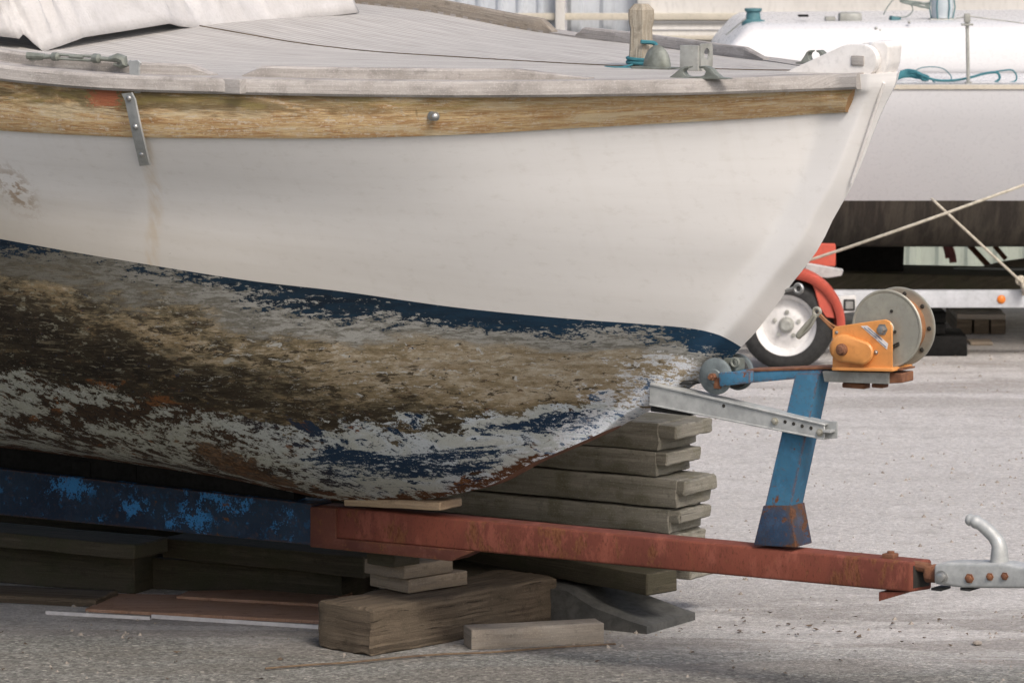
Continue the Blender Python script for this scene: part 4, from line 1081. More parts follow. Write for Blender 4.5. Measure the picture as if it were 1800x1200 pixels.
# rubber ramp block on the ground
mb = MB()
r0 = G(1137, 1114); r1 = G(1222, 1089); ex = (r1 - r0); wx = ex.length; ex = ex.normalized(); ey = V3((-ex.y, ex.x, 0)); 
if ey.x > 0: ey = -ey
prof = [(0, 0), (0, .020), (.05, .026), (.16, .052), (.24, .088), (.30, .092), (.40, .092), (.40, 0)]
rows = []
for j in range(15):
    t = j / 14; ridge = .012 * (math.exp(-((t - .12) / .1) ** 2) + math.exp(-((t - .9) / .09) ** 2))
    rows.append([r0 + ex * (wx * t) + ey * a + EZ * (h + (ridge if .03 < a < .3 and h > 0 else 0)) for a, h in prof])
g = mb.grid(rows, None, True); mb.face(g[0]); mb.face(g[-1][::-1])
tag(mb.build('rubber_ramp', M['grey_rubber'], None, loc=r0, autosmooth=40), 'dusty dark rubber ramp wedged on the ground under the planks', 'rubber ramp')

# cross timbers under the hull, their shade painted into the dark wood
def lay(px0, px1, z, Wd, H, seed, mat, name, label, cat='timber', group='cribbing timbers in the shade', L=None, away=True, r=.006, amp=.003):
    a, b_ = G(*px0, z), G(*px1, z); d = (b_ - a); LL = L or d.length; d.normalize(); w = V3((-d.y, d.x, 0))
    if w.y < 0: w = -w
    m_ = MB(); m_.beam(a, d, LL, Wd, H, r, amp, 9, .03, seed, .003, ay=w)
    return tag(m_.build(name, M[mat], None, loc=a), label, cat, group)
lay((-120, 950), (236, 984), .13, .16, .04, 41, 'dark_wood', 'timber_bearer', 'grey bearer plank, shade painted into its colour, below the left end of the navy beam')
lay((-100, 1016), (236, 1044), .0, .30, .110, 42, 'dark_wood', 'timber_bearer', 'dark timber brought forward to hide lit ground, carrying the grey bearer plank on the left')  # stands forward so its dark face replaces lit ground
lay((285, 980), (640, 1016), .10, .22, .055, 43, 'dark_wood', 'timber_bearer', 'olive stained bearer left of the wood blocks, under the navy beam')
lay((262, 1034), (600, 1058), .0, .34, .085, 44, 'dark_wood', 'timber_bearer', 'dark timber brought forward to hide lit ground, carrying the olive stained bearer')  # also set forward, dark wood in place of lit ground
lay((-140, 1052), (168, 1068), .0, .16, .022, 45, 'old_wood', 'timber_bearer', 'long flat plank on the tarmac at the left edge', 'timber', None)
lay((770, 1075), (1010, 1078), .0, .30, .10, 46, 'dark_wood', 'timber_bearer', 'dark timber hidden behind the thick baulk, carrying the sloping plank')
# sleepers added along the far side of the keel to block light
for k in range(3):
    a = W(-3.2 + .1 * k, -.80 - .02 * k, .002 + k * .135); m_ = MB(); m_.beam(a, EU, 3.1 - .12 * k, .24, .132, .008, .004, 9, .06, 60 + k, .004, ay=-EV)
    tag(m_.build('sleeper', M['dark_wood'], None, loc=a), ('lowest', 'middle', 'top')[k] + ' sleeper of the dark pile added beyond the keel to block light', 'sleeper', 'added light-blocking sleepers beyond the keel')
# plywood sheets
def sheet(name, pts, th, mat, label, cat, z=.0):
    m_ = MB(); P = [G(x, y, z) for x, y in pts]; m_.prism(P, EZ * th, .001, 1)
    for f in m_.bm.faces:
        for l in f.loops: l[m_.uv].uv = (l.vert.co.x, l.vert.co.y)
    return tag(m_.build(name, M[mat], None, loc=P[0]), label, cat)
sheet('plywood_sheet', ((150, 1075), (562, 1096), (600, 1062), (420, 1052), (205, 1048)), .009, 'ply', 'red brown plywood sheet lying flat left of the thick baulk', 'plywood')
sheet('plywood_sheet', ((310, 1052), (560, 1066), (620, 1046), (540, 1038), (330, 1043)), .008, 'ply', 'second red brown plywood piece lying on top at the back edge of the sheet', 'plywood', .0095)
def strip(px0, px1, h, label):
    a, b_ = G(*px0), G(*px1); d = (b_ - a).normalized(); w = V3((-d.y, d.x, 0)); L = (b_ - a).length; m_ = MB()
    m_.prism([a, a + EZ * h, a + EZ * h + w * .002, a + w * .002 + EZ * .002, a + w * .02 + EZ * .002, a + w * .02], d * L)
    return tag(m_.build('aluminium_strip', M['alu'], None, loc=a), label, 'metal strip', 'metal strips by the plywood')
strip((80, 1079), (263, 1089), .009, 'thin white metal strip on the tarmac, the left one ending short of the baulk')
strip((266, 1086), (562, 1105), .010, 'thin white metal strip on the tarmac whose right end meets the thick baulk')
strip((262, 1079), (560, 1095), .007, 'thin white metal strip lying just behind the other two, along the plywood edge')
# dry stem
mb = MB(); pts = [(466, 1174), (540, 1168), (620, 1163), (700, 1155), (780, 1149), (860, 1146), (960, 1138), (1082, 1131)]
mb.tube(catmull([G(x, y, .006) for x, y in pts], 6), .0028, 7)
tag(mb.build('dry_stem', M['stick'], None, loc=G(700, 1155)), 'long thin dry brown stem lying along the front of the timbers', 'stem')

# ================================================================== SECOND BOAT (behind, right)
Yn = 17.95; Yc = 18.95
X0, X1 = PY(980, 200, Yc).x, PY(2700, 200, Yc).x
b2 = thing('sailboat', V3((PY(1530, 500, Yc).x, Yc, PY(1530, 505, Yc).z)), 'clean white sailboat with dark streaked bottom standing on the galvanised trailer behind', 'boat')
zg = PY(1700, 151, Yn).z; zw = PY(1700, 353, Yn + .12).z; zbot = PY(1700, 431, Yc - .25).z
def sec2(x):
    t = (x - X0) / (X1 - X0); f = max(0.02, min(1, 1.9 * math.sin(math.pi * min(1, .06 + t * .62)) ** .8)) if t < .5 else 1
    f = min(1, (max(t, 0) / .16) ** .55) if t < .16 else 1
    return f
def b2rows(lst, n=48):
    rows = []
    for i in range(n + 1):
        x = lerp(X0, X1, (i / n) ** 1.4); f = sec2(x); rows.append([V3((x, Yc + s_ * y * f, z)) for s_, y, z in lst])
    return rows
hb2 = Yc - Yn
mb = MB(); rr = b2rows([(-1, hb2 - .06, zg + .005), (-1, hb2, zg), (-1, hb2 + .005, zg - .02), (-1, hb2 - .02, lerp(zg, zw, .3)), (-1, hb2 - .06, lerp(zg, zw, .65)), (-1, hb2 - .13, zw)]); mb.grid(rr)
rr = b2rows([(1, hb2 - .06, zg + .005), (1, hb2, zg), (1, hb2 - .02, lerp(zg, zw, .3)), (1, hb2 - .13, zw)]); mb.grid(rr, flip=True); mb.build('topsides', M['boat2_white'], b2)
mb = MB(); rr = b2rows([(-1, hb2 - .13, zw), (-1, hb2 - .22, lerp(zw, zbot, .45)), (-1, hb2 - .42, lerp(zw, zbot, .85)), (-1, hb2 - .7, zbot), (-1, .1, zbot - .02), (1, .1, zbot - .02), (1, hb2 - .7, zbot), (1, hb2 - .22, lerp(zw, zbot, .45)), (1, hb2 - .13, zw)]); mb.grid(rr); mb.build('underbody', M['boat2_dark'], b2)
mb = MB(); kx0, kx1 = PY(1462, 460, Yc).x, PY(1588, 460, Yc).x; zkb = PY(1500, 512, Yc).z
mb.prism([V3((kx0, Yc - .09, zbot + .05)), V3((kx1, Yc - .09, zbot + .05)), V3((kx1 - .01, Yc - .09, zkb)), V3((kx0 + .02, Yc - .09, zkb))], V3((0, .18, 0)), .02, 2); mb.build('keel', M['keel_black'], b2)
mb = MB(); rr = b2rows([(-1, hb2 - .05, zg + .006), (-1, hb2 - .3, zg + .02), (-1, .3, zg + .03), (1, .3, zg + .03), (1, hb2 - .05, zg + .006)]); mb.grid(rr); mb.build('deck', M['boat2_white'], b2)
mb = MB(); rr = b2rows([(-1, hb2 - .02, zg + .004), (-1, hb2 + .012, zg + .002), (-1, hb2 + .012, zg - .012), (-1, hb2 - .0, zg - .014)]); mb.grid(rr); mb.build('gunwale', M['beige'], b2)
# cabin
Yk = Yn + .42; ct = PY(1600, 42, Yk + .05).z
xc0 = PY(1262, 70, Yk).x; xc1 = PY(1316, 36, Yk).x; xe = PY(2400, 40, Yk).x
mb = MB()
prof = [(xc0, zg + .01), (xc0 + .02, zg + .1), (xc1, ct), (xe, ct + .02), (xe, zg + .01)]
na = [V3((x, Yk + (.06 if z > zg + .12 else 0), z)) for x, z in prof]; fb = [V3((p.x, 2 * Yc - p.y, p.z)) for p in na]
a_ = [mb.bm.verts.new(p) for p in na]; b__ = [mb.bm.verts.new(p) for p in fb]
mb.face(a_); mb.face(b__[::-1])
for i in range(5): mb.face((a_[i], b__[i], b__[(i + 1) % 5], a_[(i + 1) % 5]))
bmesh.ops.bevel(mb.bm, geom=list(mb.bm.edges), offset=.035, segments=4, profile=.5, affect='EDGES')
mb.build('cabin', M['boat2_white'], b2)
# deck gear
def g2(px, py, Y): return PY(px, py, Y)
Yt = Yk + .25
mb = MB(); c = g2(1324, 36, Yt); mb.lathe(c, EZ, [(-.02, .045), (0, .045), (.004, .03), (.03, .026), (.038, .034), (.046, .034), (.048, 0)], 20); mb.build('sheet_winch', M['frp_teal'], b2)
mb = MB(); c = g2(1494, 34, Yt); mb.box(c + EZ * .008, V3((1, 0, 0)), V3((0, 1, 0)), EZ, .088, .1, .036, .012); mb.build('hatch_hood', M['galv_dirty'], b2)
mb = MB(); mb.box(g2(1459, 33, Yt), V3((1, 0, 0)), V3((0, 1, 0)), EZ, .04, .06, .016, .004); mb.build('deck_cleat', M['galv_dirty'], b2)
mb = MB(); mb.box(g2(1412, 28, Yt), V3((1, 0, 0)), V3((0, 1, 0)), EZ, .04, .04, .008, .002); mb.build('deck_plate', M['keel_black'], b2)
mb = MB(); c = g2(1573, 34, Yt); mb.box(c, V3((.9, .3, -.2)).normalized(), V3((-.3, .9, 0)).normalized(), V3((.2, 0, .98)).normalized(), .04, .03, .02, .004); mb.build('cam_cleat', M['frp_teal'], b2)
mb = MB(); c = g2(1656, 40, Yt); mb.box(c, V3((1, 0, 0)), V3((0, 1, 0)), EZ, .10, .08, .034, .006); mb.build('lantern_base', M['galv_dirty'], b2)
mb = MB(); mb.lathe(c + EZ * .018, EZ, [(0, .040), (.05, .044), (.09, .040), (.10, .03)], 24); mb.build('lantern_glass', M['glass'], b2)
mb = MB()
for a in range(0, 360, 60):
    d = V3((math.cos(R(a)), math.sin(R(a)), 0)); mb.tube([c + d * .042 + EZ * .015, c + d * .050 + EZ * .06, c + d * .040 + EZ * .12], .003, 6)
mb.tube([c + EZ * .12, c + EZ * .135], .04, 16); mb.build('lantern_cage', M['frp_teal'], b2)
mb = MB(); c0 = g2(1606, 6, Yt)
for k in range(7): mb.tube(catmull([g2(1570 + k * 8, -18, Yt), g2(1588 + 6 * math.sin(k), -2 + k, Yt), g2(1612 + k * 3, 8 + 4 * math.sin(2 * k), Yt), g2(1634, 16 - k * 2, Yt)], 6), .004, 6)
mb.tube(catmull([g2(1553, 26, Yt), g2(1562, 10, Yt), g2(1576, -2, Yt), g2(1600, 8, Yt), g2(1604, 20, Yt), g2(1592, 30, Yt), g2(1575, 30, Yt)], 6), .0028, 6)
ropeb = tag(mb.build('rope', M['rope_grey'], None, loc=c0), 'tangled grey green rope beside the caged lamp on the second boat', 'rope')
for x, y in ((1615, 84), (1753, 83), (1598, 40), (1547, 54), (1540, 50)):
    mb = MB(); dome(mb, PY(x, y, Yk + .05), V3((0, -1, 0)), .006, .006, 8); mb.build('deck_bolt', M['galv_dirty'], b2)
mb = MB(); mb.prism([PY(x, y, Yk + .1) for x, y in ((1772, 74), (1790, 69), (1830, 72), (1830, 82), (1800, 81))], V3((0, .05, 0)), .003, 1); mb.build('vent_hood', M['frp_teal'], b2)
mb = MB(); s0 = PY(1702, 150, Yn + .06); s1 = PY(1700, 38, Yn + .06); mb.tube([s0, s1], .007, 10); mb.tube([s0, s0 + EZ * .012], .014, 10); mb.box(s1 + EZ * .012, V3((1, 0, 0)), V3((0, 1, 0)), EZ, .024, .024, .035, .005); mb.box(s1 - EZ * .012, V3((1, 0, 0)), V3((0, 1, 0)), EZ, .044, .03, .008, .002)
mb.build('stanchion', M['galv_dirty'], b2)
mb = MB(); mb.tube([PY(1680, 33, Yn + .06), PY(1703, 29, Yn + .06), PY(1990, 66, Yn + .06)], .0025, 6); mb.build('lifeline', M['galv_dirty'], b2)
mb = MB(); mb.tube([PY(1276, 62, Yn + .5), PY(1311, 33, Yn + .45)], .0025, 6); mb.build('lifeline', M['galv_dirty'], b2)
# teal rope coil on the side deck
mb = MB(); Yr = Yn + .10
for k in range(9):
    ph = k * .7; pts = [PY(1574, 140 - k * .6, Yr), PY(1590 + 3 * math.sin(ph), 130 + 5 * math.sin(ph + 1), Yr + .03), PY(1610 + 4 * math.cos(ph), 131 + 6 * math.sin(ph * 1.3), Yr + .02), PY(1628 + 6 * math.sin(ph), 138 + 4 * math.cos(ph), Yr + .0)]
    mb.tube(catmull(pts, 5), .0055, 6)
mb.tube(catmull([PY(1612, 128, Yr), PY(1640, 140, Yr), PY(1670, 142, Yr), PY(1700, 138, Yr), PY(1730, 130, Yr), PY(1752, 128, Yr), PY(1757, 138, Yr), PY(1748, 146, Yr)], 7), .0048, 7)
mb.tube(catmull([PY(1600, 130, Yr + .1), PY(1622, 119, Yr + .1), PY(1655, 120, Yr + .1), PY(1672, 135, Yr + .1), PY(1668, 146, Yr + .05)], 7), .0022, 6)
mb.tube(catmull([PY(1640, 143, Yr), PY(1652, 149, Yr - .04), PY(1700, 151, Yr - .04), PY(1740, 149, Yr - .04), PY(1784, 143, Yr), PY(1780, 124, Yr), PY(1750, 126, Yr)], 7), .0030, 6)
tag(mb.build('rope', M['rope_teal'], None, loc=PY(1610, 140, Yr)), 'loose coil of teal rope lying on the second boat\'s side deck by the stanchion', 'rope')
# cream lashings
def lash(pts, r, label):
    m_ = MB(); P = [PY(x, y, Y) for x, y, Y in pts]; m_.tube(catmull(P, 10) if len(P) > 2 else [P[0].lerp(P[1], i / 20) for i in range(21)], r, 8)
    return tag(m_.build('rope', M['rope_cream'], None, loc=P[0]), label, 'rope', None)
lash([(1330, 484, 17.8), (1430, 455, 17.7), (1620, 390, 17.55), (1860, 304, 17.6), (2295, 152, 17.93)], .0055, 'cream rope rising to the right across the second boat\'s dark bottom')
lash([(1638, 350, 18.0), (1660, 370, 17.9), (1797, 497, 18.08)], .0050, 'cream rope running down to the right to the galvanised trailer rail')

# ------------------------------------------------------------------ second trailer
Yw = 17.75; wc = PY(1384, 569, Yw); rw = wc.z
t2 = thing('boat_trailer', V3((wc.x, Yc, 0)), 'galvanised boat trailer with red mudguards and white wheel under the second boat', 'trailer')
Yr2 = 18.15
def rail2(Y, name):
    m_ = MB(); zt, zb_ = PY(1600, 511, Yr2).z, PY(1600, 541, Yr2).z; xa = PY(1150, 525, Yr2).x; xb = PY(2500, 525, Yr2).x
    m_.prism([V3((xa, Y, zb_)), V3((xb, Y, zb_)), V3((xb, Y, zt)), V3((xa, Y, zt))], V3((0, .05, 0)), .005, 2); return m_.build(name, M['galv_pale'], t2)
rl = rail2(Yr2, 'chassis_rail'); rail2(Yc + .05, 'chassis_rail')
ax2 = V3((-.16, -1, 0)).normalized()
def wheel(cn, full=True):
    m_ = MB(); R1 = rw; w = .062
    prof = [(-w, R1 * .66), (-w * 1.05, R1 * .78), (-w * .95, R1 * .90), (-w * .72, R1 * .975), (-w * .3, R1), (w * .3, R1), (w * .72, R1 * .975), (w * .95, R1 * .90), (w * 1.05, R1 * .78), (w, R1 * .66)]
    m_.lathe(cn, ax2, prof, 48, False); ty = m_.build('tyre', M['black_rubber'], t2)
    m_ = MB(); m_.lathe(cn, ax2, [(-w * .8, R1 * .66), (w * .86, R1 * .675), (w * .92, R1 * .66), (w * .85, R1 * .63), (w * .5, R1 * .56), (w * .25, R1 * .53), (w * .3, R1 * .42), (w * .45, R1 * .34), (w * .5, R1 * .2), (w * .5, 0)], 48, False); rm = m_.build('rim', M['white_plastic'], t2)
    m_ = MB(); m_.lathe(cn + ax2 * (w * .5), ax2, [(0, R1 * .17), (.012, R1 * .165), (.02, R1 * .13), (.024, R1 * .10), (.024, 0)], 24)
    for a in range(0, 360, 72):
        d = ax2.cross(EZ).normalized() * math.cos(R(a + 20)) + EZ * math.sin(R(a + 20)); m_.lathe(cn + ax2 * (w * .46) + d * (R1 * .27), ax2, [(0, .009), (.008, .008), (.009, 0)], 8)
    m_.build('hub', M['galv_dirty'], t2)
wheel(wc); wheel(V3((wc.x, Yc + 1.15, wc.z)))
def guard(cn, mat, y0, y1, a0=28, a1=155):
    m_ = MB(); Ro = rw * 1.20; rows = []
    for i in range(25):
        a = R(lerp(a0, a1, i / 24)); d = V3((math.cos(a), 0, math.sin(a)))
        rows.append([cn + d * (Ro - .03) + V3((0, y0, 0)), cn + d * Ro + V3((0, y0, 0)), cn + d * (Ro + .006) + V3((0, lerp(y0, y1, .3), 0)), cn + d * (Ro + .006) + V3((0, lerp(y0, y1, .7), 0)), cn + d * Ro + V3((0, y1, 0)), cn + d * (Ro - .03) + V3((0, y1, 0))])
    m_.grid(rows); o = m_.build('mudguard', mat, t2); sm_ = o.modifiers.new('t', 'SOLIDIFY'); sm_.thickness = .004; return o
guard(wc, M['red_guard'], -.10, .10, -8, 175)
c3 = V3((PY(1590, 569, Yc + 1.1).x, Yc + 1.1, rw)); guard(c3, M['red_guard_far'], -.1, .1, 5, 150)
# lower tail of the near mudguard
mb = MB(); mb.prism([PY(x, y, Yw - .09) for x, y in ((1420, 480), (1440, 488), (1458, 508), (1468, 520), (1463, 535), (1468, 560), (1452, 558), (1440, 540), (1432, 510))], V3((0, .012, 0)), .003, 1); mb.build('mudguard_skirt', M['red_guard'], t2)
mb = MB(); mb.prism([PY(x, y, Yw + .2) for x, y in ((1395, 427), (1469, 429), (1469, 468), (1395, 470))], V3((0, .03, 0)), .003, 1); mb.build('tail_board', M['red_guard'], t2)
mb = MB(); mb.prism([PY(x, y, Yw + .12) for x, y in ((1415, 462), (1483, 474), (1480, 485), (1455, 489), (1415, 486))], V3((0, .04, 0)), .003, 1); mb.build('side_bracket', M['galv'], t2)
mb = MB(); mb.prism([PY(x, y, Yr2 - .03) for x, y in ((1463, 522), (1505, 519), (1505, 548), (1463, 553))], V3((0, .026, 0)), .003, 1); lb = mb.build('lamp_plate', M['white_plastic'], t2)
mb = MB(); mb.prism([PY(x, y, Yr2 - .035) for x, y in ((1483, 526), (1503, 526), (1503, 546), (1483, 546))], V3((0, .004, 0)), .002, 1); mb.build('lamp_frame', M['black_rubber'], lb)
mb = MB(); mb.prism([PY(x, y, Yr2 - .038) for x, y in ((1486, 530), (1500, 530), (1500, 543), (1486, 543))], V3((0, .004, 0)), .002, 1); mb.build('lamp_lens', M['steel'], lb)
mb = MB(); dome(mb, PY(1760, 526, Yr2), V3((0, -1, 0)), .017, .010, 20); mb.build('reflector', M['amber'], t2)
mb = MB(); mb.prism([PY(x, y, Yc - .2) for x, y in ((1400, 478), (1800, 486), (2100, 490), (2100, 512), (1400, 512))], V3((0, .4, 0)), .004, 1); mb.build('trailer_bed', M['dark_wood'], t2)
mb = MB(); mb.tube([PY(1705, 432, Yc + .6), PY(1745, 475, Yc + .5)], .012, 8); mb.build('cradle_strut', M['rust'], t2)
mb = MB(); mb.tube([PY(1748, 432, Yc + .7), PY(1768, 455, Yc + .7)], .010, 8); mb.build('cradle_strut', M['rust'], t2)
mb = MB(); mb.torus(PY(1797, 500, Yr2 - .03), V3((1, 0, .3)), .028, .007, 20, 8); mb.torus(PY(1802, 503, Yr2 - .03), V3((1, 0, -.2)), .03, .007, 20, 8); mb.torus(PY(1794, 493, Yr2 - .04), V3((.2, 1, .3)), .014, .007, 16, 8)
tag(mb.build('rope_lashing', M['rope_cream'], None, loc=PY(1797, 500, Yr2)), 'white lashing loops tied round the galvanised trailer rail at the right edge', 'rope')
mb = MB(); mb.lathe(PY(1806, 476, Yc + .35), V3((-1, .1, -.12)), [(-.6, .06), (-.2, .06), (.1, .05), (.25, .028), (.33, .005)], 18); mb.build('bunk_roller', M['grey_wood'], t2)

# blocks and pallets near the second trailer
def blk(px0, px1, py0, py1, Y, dep, mat, name, label, cat, group=None, beams=1):
    m_ = MB(); a = PY(px0, py1, Y); b_ = PY(px1, py1, Y); zt = PY(px0, py0, Y).z; a.z = max(a.z, 0)
    hh = (zt - a.z) / beams
    for k in range(beams): m_.beam(V3((a.x + .01 * math.sin(k * 3), Y, a.z + k * hh)), V3((1, 0, 0)), b_.x - a.x, dep, hh - .002, .005, .003, 9, .04, k + px0 * .1, .003, ay=V3((0, 1, 0)))
    return tag(m_.build(name, M[mat], None, loc=a), label, cat, group)
gz = lambda y: G(1650, y).y
blk(1585, 1700, 590, 626, gz(626), .3, 'keel_black', 'support_block', 'lower black support block below the galvanised rail, behind the winch drum', 'support block', 'blocks under the second boat')
p_ = PY(1585, 589, gz(626) + .03)
blk(1590, 1662, 548, 588, gz(626) + .03, .22, 'keel_black', 'support_block', 'upper black support block below the galvanised rail, behind the winch drum', 'support block', 'blocks under the second boat', 2)
def pallet(px0, px1, py0, py1, Y, label):
    t = thing('pallet', PY((px0 + px1) / 2, py1, Y), label, 'pallet', None)
    x0, x1 = PY(px0, py1, Y).x, PY(px1, py1, Y).x; z0, z1 = 0.0, PY(px0, py0, Y).z; h = z1 - z0
    for k in range(3):
        m_ = MB(); m_.beam(V3((lerp(x0, x1 - .06, k / 2), Y, z0 + .002)), V3((1, 0, 0)), .06, .5, h * .7, .004, .002, 9, .04, k + px0, ay=V3((0, 1, 0))); m_.build('bearer', M['old_wood'], t)
    for k in range(4):
        m_ = MB(); m_.beam(V3((x0, Y + .01 + k * .13, z0 + h * .71)), V3((1, 0, 0)), x1 - x0, .09, h * .27, .003, .002, 9, .04, k + px0 + 9, ay=V3((0, 1, 0))); m_.build('deck_board', M['grey_wood'], t)
    return t
pallet(1682, 1768, 552, 588, G(1700, 588).y, 'low weathered pallet in the sun behind the second trailer')
blk(1705, 1745, 600, 607, G(1720, 607).y, .12, 'block_wood', 'wood_block', 'small wood scrap on the gravel in front of the pallet behind', 'wood block')
blk(1690, 1840, 603, 611, G(1720, 604).y + .35, .10, 'ply', 'plank', 'long orange brown plank on the gravel behind the second trailer', 'plank')

# ================================================================== building behind
Yb = G(1650, 486).y
bl = thing('shed', V3((.6, Yb + .2, 0)), 'long pale shed of ribbed sheet and painted boards behind both boats', 'building')
def corr(x0, x1, z0, z1, Y, pitch, dep, mat, name, parent=bl):
    m_ = MB(); n = int((x1 - x0) / pitch * 8); rows = []
    top, bot = [], []
    for i in range(n + 1):
        x = lerp(x0, x1, i / n); ph = (x - x0) / pitch % 1
        d = dep if .12 < ph < .38 else (dep * smoothstep(0, .12, ph) if ph <= .12 else dep * (1 - smoothstep(.38, .5, ph)) if ph < .5 else 0)
        bot.append(V3((x, Y - d, z0))); top.append(V3((x, Y - d, z1)))
    m_.grid([bot, top], None, False); return m_.build(name, M[mat], parent, autosmooth=0)
def bx(px, py=0): return PY(px, py, Yb).x
def bzz(py): return PY(900, py, Yb).z
xm = bx(1132)
corr(bx(-800), bx(982), 0, 4.2, Yb, .09, .018, 'wall_blue', 'ribbed_wall')
corr(bx(997), xm, 0, 4.2, Yb + .06, .14, .02, 'wall_blue', 'ribbed_wall')
corr(xm, bx(3200), 0, bzz(125), Yb, .13, .016, 'wall_green', 'ribbed_wall')
mb = MB()
zlev = [bzz(125)] + [bzz(y) for y in (84, 52, 38, 26)] + [bzz(26) + .14 * k for k in range(1, 18)]
for a, b_ in zip(zlev, zlev[1:]): mb.prism([V3((xm, Yb - .01, a)), V3((xm, Yb - .022, a + .001)), V3((xm, Yb - .012, b_ - .004)), V3((xm, Yb + .01, b_ - .004)), V3((xm, Yb + .01, a))], V3((bx(3200) - xm, 0, 0)))
mb.build('weatherboards', M['wall_pale'], bl)
mb = MB(); mb.box(V3((bx(1600), Yb - .03, bzz(29))), V3((1, 0, 0)), V3((0, 1, 0)), EZ, bx(3200) - xm, .03, .03, .004); mb.box(V3((bx(1600), Yb - .028, bzz(66))), V3((1, 0, 0)), V3((0, 1, 0)), EZ, bx(3200) - xm, .03, .018, .003); mb.build('trim_board', M['beige'], bl)
mb = MB(); mb.prism([V3((bx(976), Yb - .08, 0)), V3((bx(993), Yb - .08, 0)), V3((bx(993), Yb - .08, 4.25)), V3((bx(976), Yb - .08, 4.25))], V3((0, .16, 0)), .006, 2); mb.build('corner_post', M['wall_pale'], bl)
mb = MB(); mb.prism([V3((xm - .03, Yb - .05, 0)), V3((xm + .03, Yb - .05, 0)), V3((xm + .03, Yb - .05, 4.25)), V3((xm - .03, Yb - .05, 4.25))], V3((0, .12, 0)), .006, 2); mb.build('corner_post', M['wall_pale'], bl)
mb = MB(); mb.prism([V3((bx(-800), Yb - .2, 4.2)), V3((bx(3200), Yb - .2, 4.2)), V3((bx(3200), Yb + 4, 5.2)), V3((bx(-800), Yb + 4, 5.2))], V3((0, 0, .08))); mb.build('roof', M['wall_blue'], bl)
mb = MB(); mb.prism([V3((bx(-800), Yb + .1, 0)), V3((bx(-800), Yb + 4, 0)), V3((bx(-800), Yb + 4, 5.1)), V3((bx(-800), Yb + .1, 4.2))], V3((.05, 0, 0))); mb.build('end_wall', M['wall_pale'], bl)
mb = MB(); mb.prism([V3((bx(3200), Yb + .1, 0)), V3((bx(3200), Yb + 4, 0)), V3((bx(3200), Yb + 4, 5.1)), V3((bx(3200), Yb + .1, 4.2))], V3((-.05, 0, 0))); mb.build('end_wall', M['wall_pale'], bl)

# ================================================================== ground
mb = MB(); n = 60; rows = []
mb.grid([[V3((x, y, 0)) for x in (-300, -8, 8, 300)] for y in (-300, 4, 25, 400)], None, False)
gr = mb.build('ground', M['ground'], None, loc=(0, 0, 0), autosmooth=0); tag(gr, 'pale gravel yard running into dark tarmac at the front', None, None, 'structure')
# loose pebbles
mb = MB()
for i in range(4500):
    y = random.uniform(10.3, 18.5); x = random.uniform(-.24, .24) * y * .5 + 0
    x = random.uniform(-.115, .115) * y
    if mn.noise(V3((x * 1.7, y * 1.7, 3))) < random.uniform(-.15, .35): continue
    r_ = random.choice([.002, .003, .003, .004, .005, .007]) * random.uniform(.7, 1.3)
    if y < 12 : r_ *= .8
    p = V3((x, y, r_ * .3)); a = random.random() * 6
    ring = [p + V3((math.cos(a + k * 1.256) * r_ * random.uniform(.7, 1.2), math.sin(a + k * 1.256) * r_ * random.uniform(.7, 1.2), 0)) for k in range(5)]
    top = p + V3((0, 0, r_ * .8)); vs = [mb.bm.verts.new(q - EZ * r_ * .3) for q in ring]; tv = mb.bm.verts.new(top)
    for k in range(5): mb.face((vs[k], vs[(k + 1) % 5], tv))
tag(mb.build('gravel', M['stone'], None, loc=(0, 12, 0)), 'loose pale pebbles scattered over the yard', None, None, 'stuff')
mb = MB()
for i in range(70):
    if i < 42: x, y = random.uniform(1190, 1700), random.gauss(1115, 28)
    else: x, y = random.uniform(0, 1800), random.uniform(1100, 1198)
    p = G(x, min(y, 1215), .002); s_ = random.uniform(.004, .013); a = random.random() * 6.3
    q = [V3((math.cos(a + t) * s_ * k, math.sin(a + t) * s_ * k, random.uniform(0, .006))) for t, k in ((0, 1), (1.2, .5), (2.6, .6), (3.3, 1), (4.4, .55), (5.4, .5))]
    mb.face([mb.bm.verts.new(p + w_) for w_ in q])
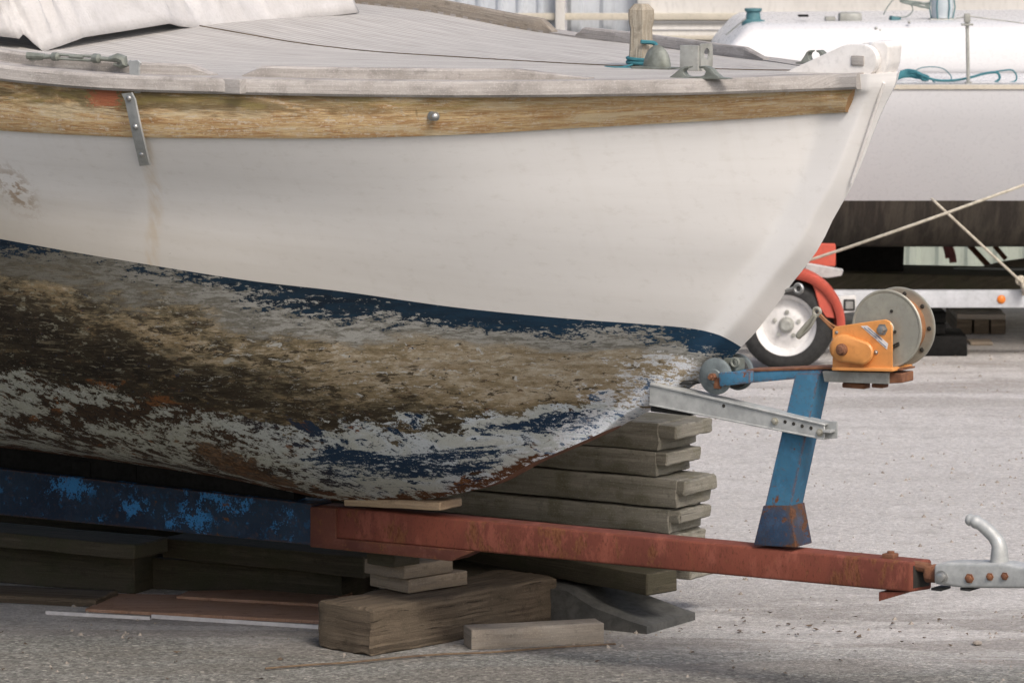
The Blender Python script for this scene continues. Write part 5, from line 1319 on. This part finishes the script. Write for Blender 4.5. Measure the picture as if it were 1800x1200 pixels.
tag(mb.build('leaf_litter', M['leaf'], None, loc=G(1300, 1100)), 'scraps of dead leaf and dirt on the ground near the drawbar', None, None, 'stuff')
mb = MB(); p = G(1718, 1133); rows = []
mb.lathe(p, EZ, [(0, .008), (.004, .013), (.009, .011), (.012, .004), (.0125, 0)], 9); tag(mb.build('stone', M['stone'], None, loc=p), 'single tan stone on the gravel at the lower right', 'stone')

# ================================================================== light, world, camera
SUN_EL, SUN_AZ = 46.0, 154.0        # compass degrees: light comes from behind the camera, a little to the right
w = bpy.data.worlds.new('World'); scene.world = w; w.use_nodes = True; nt = w.node_tree
bg = nt.nodes['Background']; sky = nt.nodes.new('ShaderNodeTexSky'); sky.sky_type = 'NISHITA'; sky.sun_disc = False
sky.sun_elevation = R(SUN_EL); sky.sun_rotation = R(SUN_AZ); sky.dust_density = 5; sky.air_density = 1.0; sky.ozone_density = 1.0
nt.links.new(sky.outputs[0], bg.inputs[0]); bg.inputs[1].default_value = .15
sd = bpy.data.lights.new('sun', 'SUN'); sd.energy = 1.55; sd.angle = R(14.0); sd.color = (1, .965, .925)
so = bpy.data.objects.new('sun', sd); COL.objects.link(so)
az = R(SUN_AZ); dv = V3((math.sin(az) * math.cos(R(SUN_EL)), math.cos(az) * math.cos(R(SUN_EL)), math.sin(R(SUN_EL))))
so.rotation_euler = (-dv).to_track_quat('-Z', 'Y').to_euler(); so.location = (0, 0, 20)

cd = bpy.data.cameras.new('camera'); cam = bpy.data.objects.new('camera', cd); COL.objects.link(cam); scene.camera = cam
cd.sensor_width = 36; cd.lens = F / 1800 * 36; cd.clip_end = 1000; cd.clip_start = .1
cam.location = CAM; cam.rotation_euler = (math.pi / 2 - PH, 0, 0)
cd.dof.use_dof = True; cd.dof.focus_distance = 12.0; cd.dof.aperture_fstop = 14
scene.view_settings.view_transform = 'Standard'; scene.view_settings.look = 'None'; scene.view_settings.gamma = 1
scene.view_settings.exposure = 0.36
scene.cycles.max_bounces = 6; scene.cycles.use_denoising = True
